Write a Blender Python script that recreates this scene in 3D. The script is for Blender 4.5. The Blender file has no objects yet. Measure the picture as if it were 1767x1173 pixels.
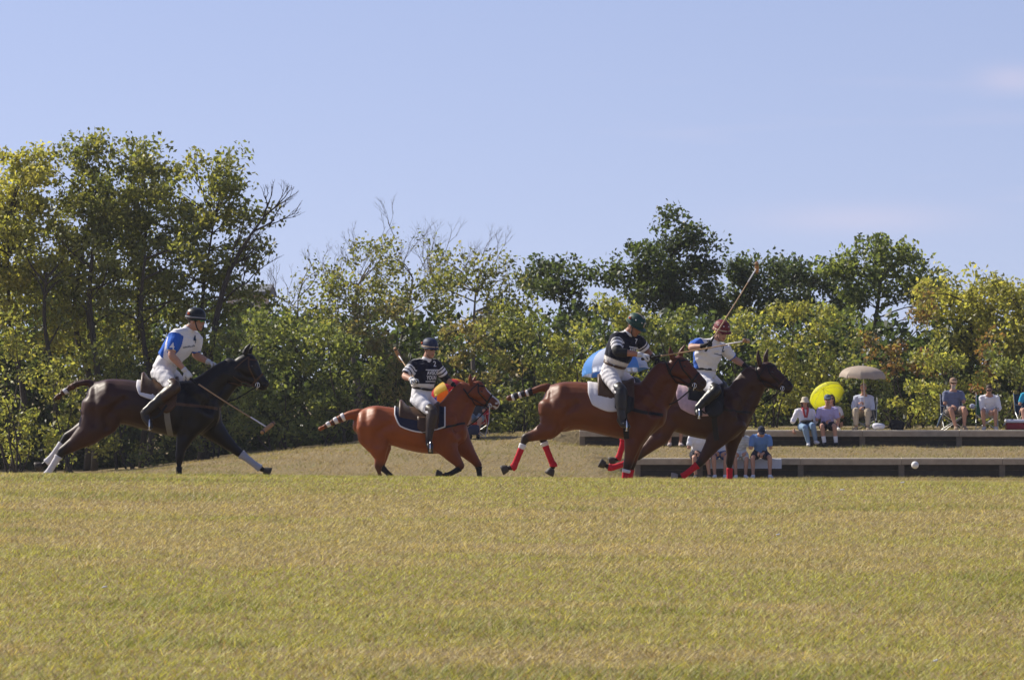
import bpy, bmesh, math, random
import numpy as np
from mathutils import Vector, Matrix
from mathutils.bvhtree import BVHTree

random.seed(7); RNG = np.random.default_rng(7)
scene = bpy.context.scene
C = scene.collection

# ---------------------------------------------------------------- camera, world, sun, exposure
F_PX, CX, HY, CAMZ = 9000.0, 883.5, 640.0, 1.05      # focal length / principal column / eye-level row of the 1767 px wide frame
cam_d = bpy.data.cameras.new('camera'); cam = bpy.data.objects.new('camera', cam_d); C.objects.link(cam)
cam.location = (0, 0, CAMZ); cam.rotation_euler = (math.radians(90), 0, 0)
cam_d.sensor_width = 36; cam_d.lens = 36 * F_PX / 1767; cam_d.shift_y = (HY - 586.5) / 1767
cam_d.clip_start = 0.5; cam_d.clip_end = 6000
cam_d.dof.use_dof = True; cam_d.dof.focus_distance = 65; cam_d.dof.aperture_fstop = 22
scene.camera = cam

SUN_EL, SUN_AZ = 40.0, 31.0       # degrees; azimuth measured from the left (-X) towards the far side (+Y)
sd = Vector((-math.cos(math.radians(SUN_AZ)) * math.cos(math.radians(SUN_EL)),
             math.sin(math.radians(SUN_AZ)) * math.cos(math.radians(SUN_EL)), math.sin(math.radians(SUN_EL))))
world = bpy.data.worlds.new('World'); scene.world = world; world.use_nodes = True
wn, wl = world.node_tree.nodes, world.node_tree.links
wn.clear()
def wnode(t, **kw):
    n = wn.new(t)
    for k, v in kw.items(): setattr(n, k, v)
    return n
sky = wnode('ShaderNodeTexSky', sky_type='NISHITA', sun_disc=False)
sky.sun_elevation = math.radians(SUN_EL)
sky.sun_rotation = math.atan2(sd.x, sd.y)
sky.air_density = 1.0; sky.dust_density = 0.3; sky.ozone_density = 3.0; sky.altitude = 100
tint = wnode('ShaderNodeMix', data_type='RGBA', blend_type='MULTIPLY'); tint.inputs[0].default_value = 1.0
tint.inputs[7].default_value = (1.20, 0.925, 0.955, 1)
wl.new(sky.outputs[0], tint.inputs[6])
# thin high cloud wisps over the whole sky
tc = wnode('ShaderNodeTexCoord'); mp = wnode('ShaderNodeMapping'); mp.inputs['Scale'].default_value = (5, 5, 42); mp.inputs['Location'].default_value = (0.35, 0, 1.9)
nz = wnode('ShaderNodeTexNoise'); nz.inputs['Scale'].default_value = 1.5; nz.inputs['Detail'].default_value = 4; nz.inputs['Roughness'].default_value = 0.5
rp = wnode('ShaderNodeValToRGB'); rp.color_ramp.elements[0].position = 0.57; rp.color_ramp.elements[1].position = 0.80
rp.color_ramp.elements[0].color = (0, 0, 0, 1); rp.color_ramp.elements[1].color = (0.62, 0.62, 0.62, 1)
# the clear, haze-free sky of the photograph: its low part as blue as some degrees higher up
lift = wnode('ShaderNodeVectorMath', operation='ADD'); lift.inputs[1].default_value = (0, 0, 0.125); lnrm = wnode('ShaderNodeVectorMath', operation='NORMALIZE')
wl.new(tc.outputs['Generated'], lift.inputs[0]); wl.new(lift.outputs[0], lnrm.inputs[0]); wl.new(lnrm.outputs[0], sky.inputs[0])
wl.new(tc.outputs['Generated'], mp.inputs[0]); wl.new(mp.outputs[0], nz.inputs['Vector']); wl.new(nz.outputs[0], rp.inputs[0])
cl = wnode('ShaderNodeMix', data_type='RGBA'); cl.inputs[7].default_value = (7.2, 5.9, 6.4, 1)
# two faint pink cloud banks low on the right, at their bearing and height above the horizon
def wmath(op, x, y=None):
    n = wnode('ShaderNodeMath', operation=op)
    for i, q in enumerate((x, y)):
        if q is None: continue
        if isinstance(q, (int, float)): n.inputs[i].default_value = q
        else: wl.new(q, n.inputs[i])
    return n.outputs[0]
sp = wnode('ShaderNodeSeparateXYZ'); wl.new(tc.outputs['Generated'], sp.inputs[0])
az_, el_ = wmath('DIVIDE', sp.outputs[0], sp.outputs[1]), wmath('DIVIDE', sp.outputs[2], sp.outputs[1]); tot = None
for ca, ce, wa, we, k in ((0.0665, 0.0290, 0.020, 0.0028, 0.24), (0.0960, 0.0562, 0.007, 0.0024, 0.20)):
    e1 = wmath('POWER', wmath('DIVIDE', wmath('SUBTRACT', az_, ca), wa), 2.0); e2 = wmath('POWER', wmath('DIVIDE', wmath('SUBTRACT', el_, ce), we), 2.0)
    gsn = wmath('MULTIPLY', wmath('EXPONENT', wmath('MULTIPLY', wmath('ADD', e1, e2), -1.0)), wmath('MULTIPLY', wmath('MULTIPLY', nz.outputs[0], 2.0), k)); gsn = wmath('MULTIPLY', gsn, wmath('GREATER_THAN', sp.outputs[1], 0.0))
    tot = gsn if tot is None else wmath('ADD', tot, gsn)
wl.new(wmath('MINIMUM', wmath('ADD', tot, wmath('MULTIPLY', rp.outputs[0], 0.35)), 1.0), cl.inputs[0]); wl.new(tint.outputs[2], cl.inputs[6])
bg = wnode('ShaderNodeBackground'); bg.inputs[1].default_value = 0.102
wo = wnode('ShaderNodeOutputWorld'); wl.new(cl.outputs[2], bg.inputs[0]); wl.new(bg.outputs[0], wo.inputs[0])

sun_d = bpy.data.lights.new('sun', 'SUN'); sun_d.energy = 5.0; sun_d.angle = math.radians(0.5); sun_d.color = (1.0, 0.93, 0.80)
sun = bpy.data.objects.new('sun', sun_d); C.objects.link(sun); sun.location = (-30, 40, 60)
sun.rotation_euler = sd.to_track_quat('Z', 'Y').to_euler()
scene.view_settings.view_transform = 'Standard'; scene.view_settings.look = 'None'
scene.view_settings.gamma = 1.0; scene.view_settings.use_curve_mapping = False
scene.view_settings.exposure = 0.38
scene.render.engine = 'CYCLES'
scene.cycles.max_bounces = 10; scene.cycles.diffuse_bounces = 6; scene.cycles.transparent_max_bounces = 4; scene.cycles.transmission_bounces = 8

def W(px, py, Y):
    """a measured point of the photograph at depth Y, in metres"""
    return Vector(((px - CX) / F_PX * Y, Y, CAMZ - (py - HY) / F_PX * Y))

# ---------------------------------------------------------------- materials
_M = {}
def nodes_of(name):
    m = bpy.data.materials.new(name); m.use_nodes = True
    nt = m.node_tree; b = nt.nodes['Principled BSDF']
    return m, nt, b
def mat(name, col, rough=0.8, var=0.12, scale=30, bump=0.0, metal=0.0, spec=0.3, sheen=0.0, bscale=None, trans=0.0):
    """plain procedural material: colour with noise variation and fine relief"""
    if name in _M: return _M[name]
    m, nt, b = nodes_of(name); n, l = nt.nodes, nt.links
    tcn = n.new('ShaderNodeTexCoord')
    nzn = n.new('ShaderNodeTexNoise'); nzn.inputs['Scale'].default_value = scale; nzn.inputs['Detail'].default_value = 3
    l.new(tcn.outputs['Object'], nzn.inputs['Vector'])
    mx = n.new('ShaderNodeMix'); mx.data_type = 'RGBA'
    mx.inputs[6].default_value = tuple(c * (1 - var) for c in col) + (1,)
    mx.inputs[7].default_value = tuple(min(1, c * (1 + var)) for c in col) + (1,)
    l.new(nzn.outputs[0], mx.inputs[0]); l.new(mx.outputs[2], b.inputs['Base Color'])
    b.inputs['Roughness'].default_value = rough; b.inputs['Metallic'].default_value = metal
    b.inputs['Specular IOR Level'].default_value = spec
    if sheen: b.inputs['Sheen Weight'].default_value = sheen
    if bump:
        n2 = n.new('ShaderNodeTexNoise'); n2.inputs['Scale'].default_value = bscale or scale * 2; n2.inputs['Detail'].default_value = 2
        l.new(tcn.outputs['Object'], n2.inputs['Vector'])
        bp = n.new('ShaderNodeBump'); bp.inputs['Strength'].default_value = bump; bp.inputs['Distance'].default_value = 0.01
        l.new(n2.outputs[0], bp.inputs['Height']); l.new(bp.outputs[0], b.inputs['Normal'])
    if trans:
        t = n.new('ShaderNodeBsdfTranslucent'); l.new(mx.outputs[2], t.inputs[0])
        ms = n.new('ShaderNodeMixShader'); ms.inputs[0].default_value = trans
        l.new(b.outputs[0], ms.inputs[1]); l.new(t.outputs[0], ms.inputs[2])
        l.new(ms.outputs[0], n['Material Output'].inputs[0])
    _M[name] = m; return m
def vmat(name, rough=0.6, spec=0.35, var=0.15, scale=14, bump=0.15, bscale=40, sheen=0.0, trans=0.0):
    """material whose colour is the mesh's own 'Col' attribute, with grain"""
    if name in _M: return _M[name]
    m, nt, b = nodes_of(name); n, l = nt.nodes, nt.links
    at = n.new('ShaderNodeAttribute'); at.attribute_name = 'Col'
    tcn = n.new('ShaderNodeTexCoord'); nzn = n.new('ShaderNodeTexNoise'); nzn.inputs['Scale'].default_value = scale; nzn.inputs['Detail'].default_value = 4
    l.new(tcn.outputs['Object'], nzn.inputs['Vector'])
    mr = n.new('ShaderNodeMapRange'); mr.inputs[3].default_value = 1 - var; mr.inputs[4].default_value = 1 + var
    l.new(nzn.outputs[0], mr.inputs[0])
    mx = n.new('ShaderNodeVectorMath'); mx.operation = 'SCALE'
    l.new(at.outputs['Color'], mx.inputs[0]); l.new(mr.outputs[0], mx.inputs['Scale'])
    l.new(mx.outputs[0], b.inputs['Base Color'])
    b.inputs['Roughness'].default_value = rough; b.inputs['Specular IOR Level'].default_value = spec
    if sheen: b.inputs['Sheen Weight'].default_value = sheen
    n2 = n.new('ShaderNodeTexNoise'); n2.inputs['Scale'].default_value = bscale; n2.inputs['Detail'].default_value = 2
    l.new(tcn.outputs['Object'], n2.inputs['Vector'])
    bp = n.new('ShaderNodeBump'); bp.inputs['Strength'].default_value = bump; bp.inputs['Distance'].default_value = 0.01
    l.new(n2.outputs[0], bp.inputs['Height']); l.new(bp.outputs[0], b.inputs['Normal'])
    if trans:
        t = n.new('ShaderNodeBsdfTranslucent'); l.new(mx.outputs[0], t.inputs[0])
        ms = n.new('ShaderNodeMixShader'); ms.inputs[0].default_value = trans
        l.new(b.outputs[0], ms.inputs[1]); l.new(t.outputs[0], ms.inputs[2])
        l.new(ms.outputs[0], n['Material Output'].inputs[0])
    _M[name] = m; return m
def leaf_mat(name, trans=0.55, rough=0.45):
    if name in _M: return _M[name]
    m, nt, b = nodes_of(name); n, l = nt.nodes, nt.links
    at = n.new('ShaderNodeAttribute'); at.attribute_name = 'Col'
    l.new(at.outputs['Color'], b.inputs['Base Color'])
    b.inputs['Roughness'].default_value = rough; b.inputs['Specular IOR Level'].default_value = 0.5
    t = n.new('ShaderNodeBsdfTranslucent')
    sc = n.new('ShaderNodeMix'); sc.data_type = 'RGBA'; sc.blend_type = 'MULTIPLY'; sc.inputs[0].default_value = 1; sc.inputs[7].default_value = (1.5, 1.45, 0.75, 1)
    l.new(at.outputs['Color'], sc.inputs[6]); l.new(sc.outputs[2], t.inputs[0])
    ms = n.new('ShaderNodeMixShader'); ms.inputs[0].default_value = trans
    l.new(b.outputs[0], ms.inputs[1]); l.new(t.outputs[0], ms.inputs[2]); l.new(ms.outputs[0], n['Material Output'].inputs[0])
    _M[name] = m; return m

# ---------------------------------------------------------------- object helpers
def tag(o, label=None, cat=None, group=None, kind=None):
    if label: o['label'] = label
    if cat: o['category'] = cat
    if group: o['group'] = group
    if kind: o['kind'] = kind
    return o
def empty(name, loc, label=None, cat=None, group=None):
    o = bpy.data.objects.new(name, None); C.objects.link(o); o.location = loc; o.empty_display_size = 0.2
    return tag(o, label, cat, group)
def mesh_np(name, v, f, cols=None, smooth=True):
    """v: (n,3); f: list of faces or (m,k) array; cols: (n,3) linear"""
    me = bpy.data.meshes.new(name)
    if isinstance(f, np.ndarray):
        k = f.shape[1]
        me.vertices.add(len(v)); me.vertices.foreach_set('co', np.ascontiguousarray(v, dtype=np.float32).ravel())
        me.loops.add(f.size); me.loops.foreach_set('vertex_index', np.ascontiguousarray(f, dtype=np.int32).ravel())
        me.polygons.add(len(f)); me.polygons.foreach_set('loop_start', np.arange(0, f.size, k, dtype=np.int32))
        me.update(calc_edges=True)
    else:
        me.from_pydata([tuple(p) for p in v], [], f); me.update()
    if cols is not None: set_cols(me, cols)
    if smooth: me.polygons.foreach_set('use_smooth', np.ones(len(me.polygons), dtype=bool))
    return me
def set_cols(me, cols):
    a = me.color_attributes.new('Col', 'FLOAT_COLOR', 'POINT')
    c = np.ones((len(me.vertices), 4), dtype=np.float32); c[:, :3] = cols
    a.data.foreach_set('color', c.ravel())
def link(name, me, m, parent=None):
    o = bpy.data.objects.new(name, me); C.objects.link(o)
    if m is not None and not me.materials: me.materials.append(m)
    if parent is not None:
        o.parent = parent; o.matrix_parent_inverse = Matrix.Translation(parent.location).inverted()
    return o

class Geo:
    def __init__(s): s.v = []; s.f = []
    def add(s, v, f):
        b = len(s.v); s.v.extend([tuple(p) for p in v]); s.f.extend([tuple(i + b for i in q) for q in f]); return s
    def mesh(s, name, smooth=True, cols=None): return mesh_np(name, s.v, s.f, cols, smooth)
    def build(s, name, m, parent=None, smooth=True): return link(name, s.mesh(name, smooth), m, parent)
def catmull(P, sub):
    P = np.asarray(P, float)
    if sub <= 1 or len(P) < 2: return P
    Q = np.vstack([2 * P[0] - P[1], P, 2 * P[-1] - P[-2]]); out = []
    for i in range(1, len(Q) - 2):
        p0, p1, p2, p3 = Q[i - 1:i + 3]
        for k in range(sub):
            t = k / sub
            out.append(0.5 * (2 * p1 + (p2 - p0) * t + (2 * p0 - 5 * p1 + 4 * p2 - p3) * t * t + (3 * p1 - p0 - 3 * p2 + p3) * t ** 3))
    out.append(P[-1]); return np.array(out)
def tube(g, pts, ra, rb=None, lat=(0, 1, 0), n=14, sub=3, rnd=0.8, fixed=None):
    """elliptic tube through pts; ra along lat, rb across; rnd>0 rounds the ends"""
    pts = np.array([tuple(p) for p in pts], float); m = len(pts)
    ra = np.full(m, ra, float) if np.isscalar(ra) else np.asarray(ra, float)
    rb = ra.copy() if rb is None else (np.full(m, rb, float) if np.isscalar(rb) else np.asarray(rb, float))
    lat = np.asarray(lat, float); lat = np.tile(lat, (m, 1)) if lat.ndim == 1 else lat
    A = catmull(np.hstack([pts, ra[:, None], rb[:, None], lat]), sub)
    P, ra, rb, L = A[:, :3], np.maximum(A[:, 3], 1e-4), np.maximum(A[:, 4], 1e-4), A[:, 5:]
    T = np.gradient(P, axis=0)
    if fixed is not None: T = np.tile(np.asarray(fixed, float), (len(P), 1))
    T /= np.linalg.norm(T, axis=1)[:, None] + 1e-12
    if rnd > 0:
        r0, r1 = min(ra[0], rb[0]) * rnd, min(ra[-1], rb[-1]) * rnd
        def ext(P0, T0, r, s): return [(P0 + s * T0 * r * a, k) for a, k in ((0.45, 0.88), (0.8, 0.58), (0.97, 0.22))]
        h = ext(P[0], T[0], r0, -1)[::-1]; t = ext(P[-1], T[-1], r1, 1)
        P = np.vstack([[q for q, _ in h], P, [q for q, _ in t]])
        ra = np.concatenate([[ra[0] * k for _, k in h], ra, [ra[-1] * k for _, k in t]])
        rb = np.concatenate([[rb[0] * k for _, k in h], rb, [rb[-1] * k for _, k in t]])
        T = np.vstack([np.tile(T[0], (3, 1)), T, np.tile(T[-1], (3, 1))]); L = np.vstack([np.tile(L[0], (3, 1)), L, np.tile(L[-1], (3, 1))])
    L = L - (L * T).sum(1)[:, None] * T
    bad = np.linalg.norm(L, axis=1) < 1e-4
    if bad.any():
        alt = np.cross(T, [0.31, 0.2, 0.93]); L[bad] = alt[bad]
    L /= np.linalg.norm(L, axis=1)[:, None]; N = np.cross(T, L)
    th = np.arange(n) * 2 * math.pi / n
    V = P[:, None, :] + L[:, None, :] * (ra[:, None] * np.cos(th))[:, :, None] + N[:, None, :] * (rb[:, None] * np.sin(th))[:, :, None]
    k = len(P); V = V.reshape(-1, 3); f = []
    for i in range(k - 1):
        for j in range(n):
            f.append((i * n + j, i * n + (j + 1) % n, (i + 1) * n + (j + 1) % n, (i + 1) * n + j))
    f.append(tuple(range(n))[::-1]); f.append(tuple((k - 1) * n + j for j in range(n)))
    g.add(V, f); return g
def blob(g, c, r, R=None, n=14, m=9):
    """ellipsoid; R columns are its axes"""
    c = np.array(tuple(c), float); r = np.array(r, float) * np.ones(3); R = np.eye(3) if R is None else np.array(R, float)
    v = [c + R @ (r * [0, 0, -1])]; f = []
    for i in range(1, m):
        a = -math.pi / 2 + math.pi * i / m
        for j in range(n):
            b = 2 * math.pi * j / n; v.append(c + R @ (r * [math.cos(a) * math.cos(b), math.cos(a) * math.sin(b), math.sin(a)]))
    v.append(c + R @ (r * [0, 0, 1])); t = len(v) - 1
    for j in range(n):
        f.append((0, 1 + (j + 1) % n, 1 + j)); f.append((t, 1 + (m - 2) * n + j, 1 + (m - 2) * n + (j + 1) % n))
        for i in range(m - 2): f.append((1 + i * n + j, 1 + i * n + (j + 1) % n, 1 + (i + 1) * n + (j + 1) % n, 1 + (i + 1) * n + j))
    return g.add(v, f)
def box(g, c, h, R=None, bev=0.0):
    """box with half sizes h and chamfered long edges"""
    c = np.array(tuple(c), float); R = np.eye(3) if R is None else np.array(R, float); x, y, z = h; b = min(bev, x * .9, y * .9, z * .9)
    if b <= 0:
        v = [(sx * x, sy * y, sz * z) for sz in (-1, 1) for sy in (-1, 1) for sx in (-1, 1)]
        f = [(0, 2, 3, 1), (4, 5, 7, 6), (0, 1, 5, 4), (2, 6, 7, 3), (0, 4, 6, 2), (1, 3, 7, 5)]
    else:
        bm = bmesh.new(); bmesh.ops.create_cube(bm, size=2)
        for q in bm.verts: q.co = Vector((q.co.x * x, q.co.y * y, q.co.z * z))
        bmesh.ops.bevel(bm, geom=list(bm.edges), offset=b, segments=1, affect='EDGES')
        bm.verts.index_update(); v = [tuple(q.co) for q in bm.verts]; f = [tuple(q.index for q in p.verts) for p in bm.faces]; bm.free()
    return g.add([c + R @ np.array(p) for p in v], f)
def remesh(g, voxel, smooth=3, name='body'):
    """union of the pieces of g as one continuous surface"""
    o = link('tmp', g.mesh('tmp'), None)
    r = o.modifiers.new('r', 'REMESH'); r.mode = 'VOXEL'; r.voxel_size = voxel; r.adaptivity = 0
    if smooth:
        s = o.modifiers.new('s', 'SMOOTH'); s.factor = 0.5; s.iterations = smooth
    dg = bpy.context.evaluated_depsgraph_get()
    me = bpy.data.meshes.new_from_object(o.evaluated_get(dg), depsgraph=dg)
    old = o.data; bpy.data.objects.remove(o); bpy.data.meshes.remove(old)
    me.name = name; me.materials.clear()
    me.polygons.foreach_set('use_smooth', np.ones(len(me.polygons), dtype=bool))
    return me
def coords(me):
    a = np.empty(len(me.vertices) * 3, np.float32); me.vertices.foreach_get('co', a); return a.reshape(-1, 3).astype(float)
def bvh_of(me):
    v = coords(me); return BVHTree.FromPolygons([tuple(p) for p in v], [tuple(p.vertices) for p in me.polygons])
def proj(v):
    """profile coordinates (photograph pixels) of points"""
    return CX + F_PX * v[:, 0] / v[:, 1], HY - F_PX * (v[:, 2] - CAMZ) / v[:, 1]
def unit(v): v = Vector(v); return v.normalized() if v.length > 1e-9 else Vector((0, 0, 1))
def sstep(a, b, x): t = np.clip((np.asarray(x, float) - a) / (b - a), 0, 1); return t * t * (3 - 2 * t)

# ---------------------------------------------------------------- the ground
def slope_int(y):
    """height of the crowned field along the line of sight: flat, then falling away beyond its crest"""
    y = np.asarray(y, float); z = np.zeros_like(y)
    t = np.clip(y, 48, 56) - 48; z -= 0.036 / 16 * t * t
    z -= 0.036 * (np.clip(y, 56, 76) - 56)
    z -= 0.0138 * (np.clip(y, 76, 122) - 76)
    return z
MX = [-60, -11.5, -9.4, -7.0, -3.5, -0.8, 1.7, 60]; MZ = [-1.62, -1.62, -1.46, -1.12, -0.77, -0.62, -0.48, -0.42]
def gz(x, y):
    x = np.asarray(x, float); y = np.asarray(y, float)
    z = slope_int(y) - 0.009 * np.clip(x, -14, 14) * (1 - sstep(70, 110, y)) + 0.012
    z += 0.012 * np.sin(x * 0.9 + y * 0.37) * np.sin(y * 0.53 + 1) * sstep(60, 70, y)
    left = z + (np.interp(x, MX, MZ) - z) * sstep(118.5, 130.5, y)
    right = np.where(y < 124.42, np.maximum(z, -1.52), np.where(y < 129.36, -1.06 + 0.25 * sstep(124.4, 129, y), -0.43))
    w1, w2 = sstep(1.9, 2.95, x), sstep(0.4, 1.7, x); w = w1 + (w2 - w1) * sstep(125, 129, y)
    zz = np.where(y > 118, left + (right - left) * w * sstep(118, 121, y), z)
    return zz + 0.03 * np.sin(x * 2.1 + 0.6 * y) * np.sin(1.7 * y + x) * sstep(118, 121, y) * (1 - w)
def ground_mat():
    m, nt, b = nodes_of('turf'); n, l = nt.nodes, nt.links
    geo = n.new('ShaderNodeNewGeometry')
    def noise(scale, detail, stretch):
        mp = n.new('ShaderNodeMapping'); mp.inputs['Scale'].default_value = stretch; l.new(geo.outputs['Position'], mp.inputs[0])
        q = n.new('ShaderNodeTexNoise'); q.inputs['Scale'].default_value = scale; q.inputs['Detail'].default_value = detail; l.new(mp.outputs[0], q.inputs['Vector']); return q
    a = noise(0.5, 5, (1, 0.5, 1)); f = noise(14, 6, (1, 1, 1)); d = noise(70, 3, (1, 1, 1))
    r = n.new('ShaderNodeValToRGB'); l.new(a.outputs[0], r.inputs[0]); e = r.color_ramp.elements
    e[0].position = 0.3; e[0].color = (0.22, 0.18, 0.075, 1); e[1].position = 0.7; e[1].color = (0.25, 0.185, 0.10, 1)
    # the bank beyond the field is drier and browner
    sx = n.new('ShaderNodeSeparateXYZ'); l.new(geo.outputs['Position'], sx.inputs[0])
    mr = n.new('ShaderNodeMapRange'); mr.inputs[1].default_value = 112; mr.inputs[2].default_value = 119; l.new(sx.outputs['Y'], mr.inputs[0])
    r2 = n.new('ShaderNodeValToRGB'); l.new(f.outputs[0], r2.inputs[0]); e = r2.color_ramp.elements
    e[0].position = 0.3; e[0].color = (0.18, 0.145, 0.075, 1); e[1].position = 0.7; e[1].color = (0.30, 0.23, 0.13, 1)
    mx = n.new('ShaderNodeMix'); mx.data_type = 'RGBA'; l.new(mr.outputs[0], mx.inputs[0]); l.new(r.outputs[0], mx.inputs[6]); l.new(r2.outputs[0], mx.inputs[7])
    v = n.new('ShaderNodeMapRange'); v.inputs[3].default_value = 0.65; v.inputs[4].default_value = 1.25; l.new(d.outputs[0], v.inputs[0])
    sc = n.new('ShaderNodeVectorMath'); sc.operation = 'SCALE'; l.new(mx.outputs[2], sc.inputs[0]); l.new(v.outputs[0], sc.inputs['Scale'])
    l.new(sc.outputs[0], b.inputs['Base Color']); b.inputs['Roughness'].default_value = 1.0; b.inputs['Specular IOR Level'].default_value = 0.05
    bp = n.new('ShaderNodeBump'); bp.inputs['Strength'].default_value = 0.6; bp.inputs['Distance'].default_value = 0.03; l.new(f.outputs[0], bp.inputs['Height']); l.new(bp.outputs[0], b.inputs['Normal'])
    return m
def grid_mesh(name, xs, ys):
    X, Y = np.meshgrid(xs, ys); Z = gz(X, Y); v = np.stack([X, Y, Z], -1).reshape(-1, 3); nx, ny = len(xs), len(ys)
    i = np.arange(nx * ny).reshape(ny, nx); f = np.stack([i[:-1, :-1], i[:-1, 1:], i[1:, 1:], i[1:, :-1]], -1).reshape(-1, 4)
    return mesh_np(name, v, f)
xs = np.concatenate([np.arange(-1560, -60, 250.), np.arange(-60, -16, 4.), np.arange(-16, 16.1, 0.3), np.arange(20, 61, 4.), np.arange(300, 1601, 250.)])
ys = np.concatenate([np.arange(-60, 8, 6.), np.arange(8, 116, 0.5), np.arange(116, 134, 0.12), np.arange(134, 170, 2.), np.arange(180, 400, 20.), np.arange(500, 2001, 250.)])
tag(link('ground', grid_mesh('ground', xs, ys), ground_mat()), 'dry yellow-green polo field rising to a tan grassy bank', kind='structure')

def blades(name, X, Y, h, w, cols, label, lean=0.5, z0=-0.003):
    n = len(X); Z = gz(X, Y) + z0
    a = RNG.uniform(0, 2 * math.pi, n); dx, dy = np.cos(a), np.sin(a)
    la = RNG.normal(0.35, 1.1, n) + np.where(RNG.random(n) < .3, math.pi, 0); ll = RNG.uniform(0.3, lean, n) * h * 2.4
    v = np.empty((n, 3, 3))
    v[:, 0] = np.stack([X - dx * w, Y - dy * w, Z], -1); v[:, 1] = np.stack([X + dx * w, Y + dy * w, Z], -1)
    v[:, 2] = np.stack([X + np.cos(la) * ll, Y + np.sin(la) * ll, Z + h], -1)
    me = mesh_np(name, v.reshape(-1, 3), np.arange(n * 3).reshape(-1, 3), np.repeat(cols, 3, 0), smooth=False)
    return tag(link(name, me, leaf_mat('grass_blade', 0.3, 0.7)), label, 'grass', kind='stuff')
def vnoise(x, y, s, seed):
    """smooth value noise"""
    r = np.random.default_rng(seed).random((256, 256)); x = x * s + 1000; y = y * s + 1000
    i, j = np.floor(x).astype(int), np.floor(y).astype(int); u, v = x - i, y - j; u = u * u * (3 - 2 * u); v = v * v * (3 - 2 * v)
    q = lambda a, b: r[(i + a) % 256, (j + b) % 256]
    return (q(0, 0) * (1 - u) + q(1, 0) * u) * (1 - v) + (q(0, 1) * (1 - u) + q(1, 1) * u) * v
def fbm(x, y, s, seed): return (vnoise(x, y, s, seed) + 0.5 * vnoise(x, y, 2.1 * s, seed + 1) + 0.25 * vnoise(x, y, 4.3 * s, seed + 2)) / 1.75
def field_grass(n):
    u = RNG.random(n); Y = 15.5 * (57.5 / 15.5) ** u
    Y = np.where(RNG.random(n) < 0.35, RNG.uniform(15.5, 57.5, n), Y)
    X = RNG.uniform(-1, 1, n) * (Y * 0.0982 + 1.4)
    a = fbm(X * 0.8, Y * 0.30, 0.9, 3); g = fbm(X * 1.0, Y * 0.75, 0.75, 11); s = fbm(X, Y, 8.0, 21); q = vnoise(X, Y, 26.0, 25); big = fbm(X * .3, Y * .35, .35, 41); mow = fbm(X * .12, Y * 1.25, .8, 51)
    straw = np.array([0.475, 0.395, 0.190]); yel = np.array([0.405, 0.400, 0.105]); grn = np.array([0.23, 0.26, 0.065]); br = np.array([0.34, 0.24, 0.13])
    t = np.clip((a - 0.5) * 2.6 + (big - .5) * 1.6 + (mow - .5) * 3.4 + 0.5 + RNG.normal(0, 0.30, n), 0, 1)[:, None]
    c = straw * t + yel * (1 - t)
    k = (np.clip((g - 0.62) * 9, 0, 1) * 0.75 * (RNG.random(n) < 0.75))[:, None]; c = c * (1 - k) + grn * k
    k = (RNG.random(n) < 0.12 + 0.2 * np.clip((s - .55) * 5, 0, 1))[:, None]; c = np.where(k, br, c)
    c = c * (RNG.uniform(0.50, 1.42, n) * (0.76 + 0.48 * q) * (.9 + .2 * mow))[:, None]
    h = RNG.uniform(0.010, 0.026, n) * (0.45 + 1.1 * s) * (.6 + .8 * q) * (1 + 0.5 * np.clip((g - .6) * 6, 0, 1)); w = RNG.uniform(0.0017, 0.0036, n) * (1 + (Y - 15) / 60)
    blades('field_grass', X, Y, h, w, c, 'short dry yellow-green turf of the polo field', 0.75)
field_grass(540000)
def far_grass(n):
    Y = RNG.uniform(57.5, 118.5, n); X = RNG.uniform(-1, 1, n) * (Y * 0.0982 + 3)
    a = fbm(X * .5, Y * .3, .6, 61); t = np.clip((a - .5) * 3 + .5 + RNG.normal(0, .3, n), 0, 1)[:, None]
    c = (np.array([0.475, 0.395, 0.19]) * t + np.array([0.405, 0.40, 0.105]) * (1 - t)) * RNG.uniform(.7, 1.25, n)[:, None]
    blades('outfield_grass', X, Y, RNG.uniform(.015, .045, n), RNG.uniform(.006, .014, n), c, 'dry turf falling away beyond the crest of the field', .75)
far_grass(90000)
def bank_grass(n):
    X = RNG.uniform(-12.5, 14.5, n); Y = RNG.uniform(118, 134, n)
    ok = ~((X > 2.9) & (Y > 123.8) & (Y < 124.5)) & ~((X > 1.6) & (Y > 128.7) & (Y < 129.5)) & ~((X > 1.8) & (Y > 129.4) & (RNG.random(n) < 0.5))
    X, Y = X[ok], Y[ok]; n = len(X); a = fbm(X, Y * .6, 1.5, 31); a = .5 + (a - .5) * 1.5
    tan = np.array([0.36, 0.275, 0.145]); ol = np.array([0.27, 0.245, 0.09])
    rt = sstep(1.0, 3.0, X); t = np.clip((a - 0.5) * 4 + 0.62 - 0.35 * rt + RNG.normal(0, .25, n), 0, 1)[:, None]
    c = (tan * t + ol * (1 - t)) * (RNG.uniform(0.6, 1.3, n) * (.65 + .7 * fbm(X, Y * .7, 2.6, 71)))[:, None]
    h = RNG.uniform(0.02, 0.075, n) * np.clip(.25 + 1.5 * fbm(X, Y * .7, 2.2, 73), .3, 2); w = RNG.uniform(0.005, 0.011, n)
    blades('bank_grass', X, Y, h, w, c, 'dry tan grass on the bank and terraces behind the field', 0.8)
bank_grass(75000)

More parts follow.
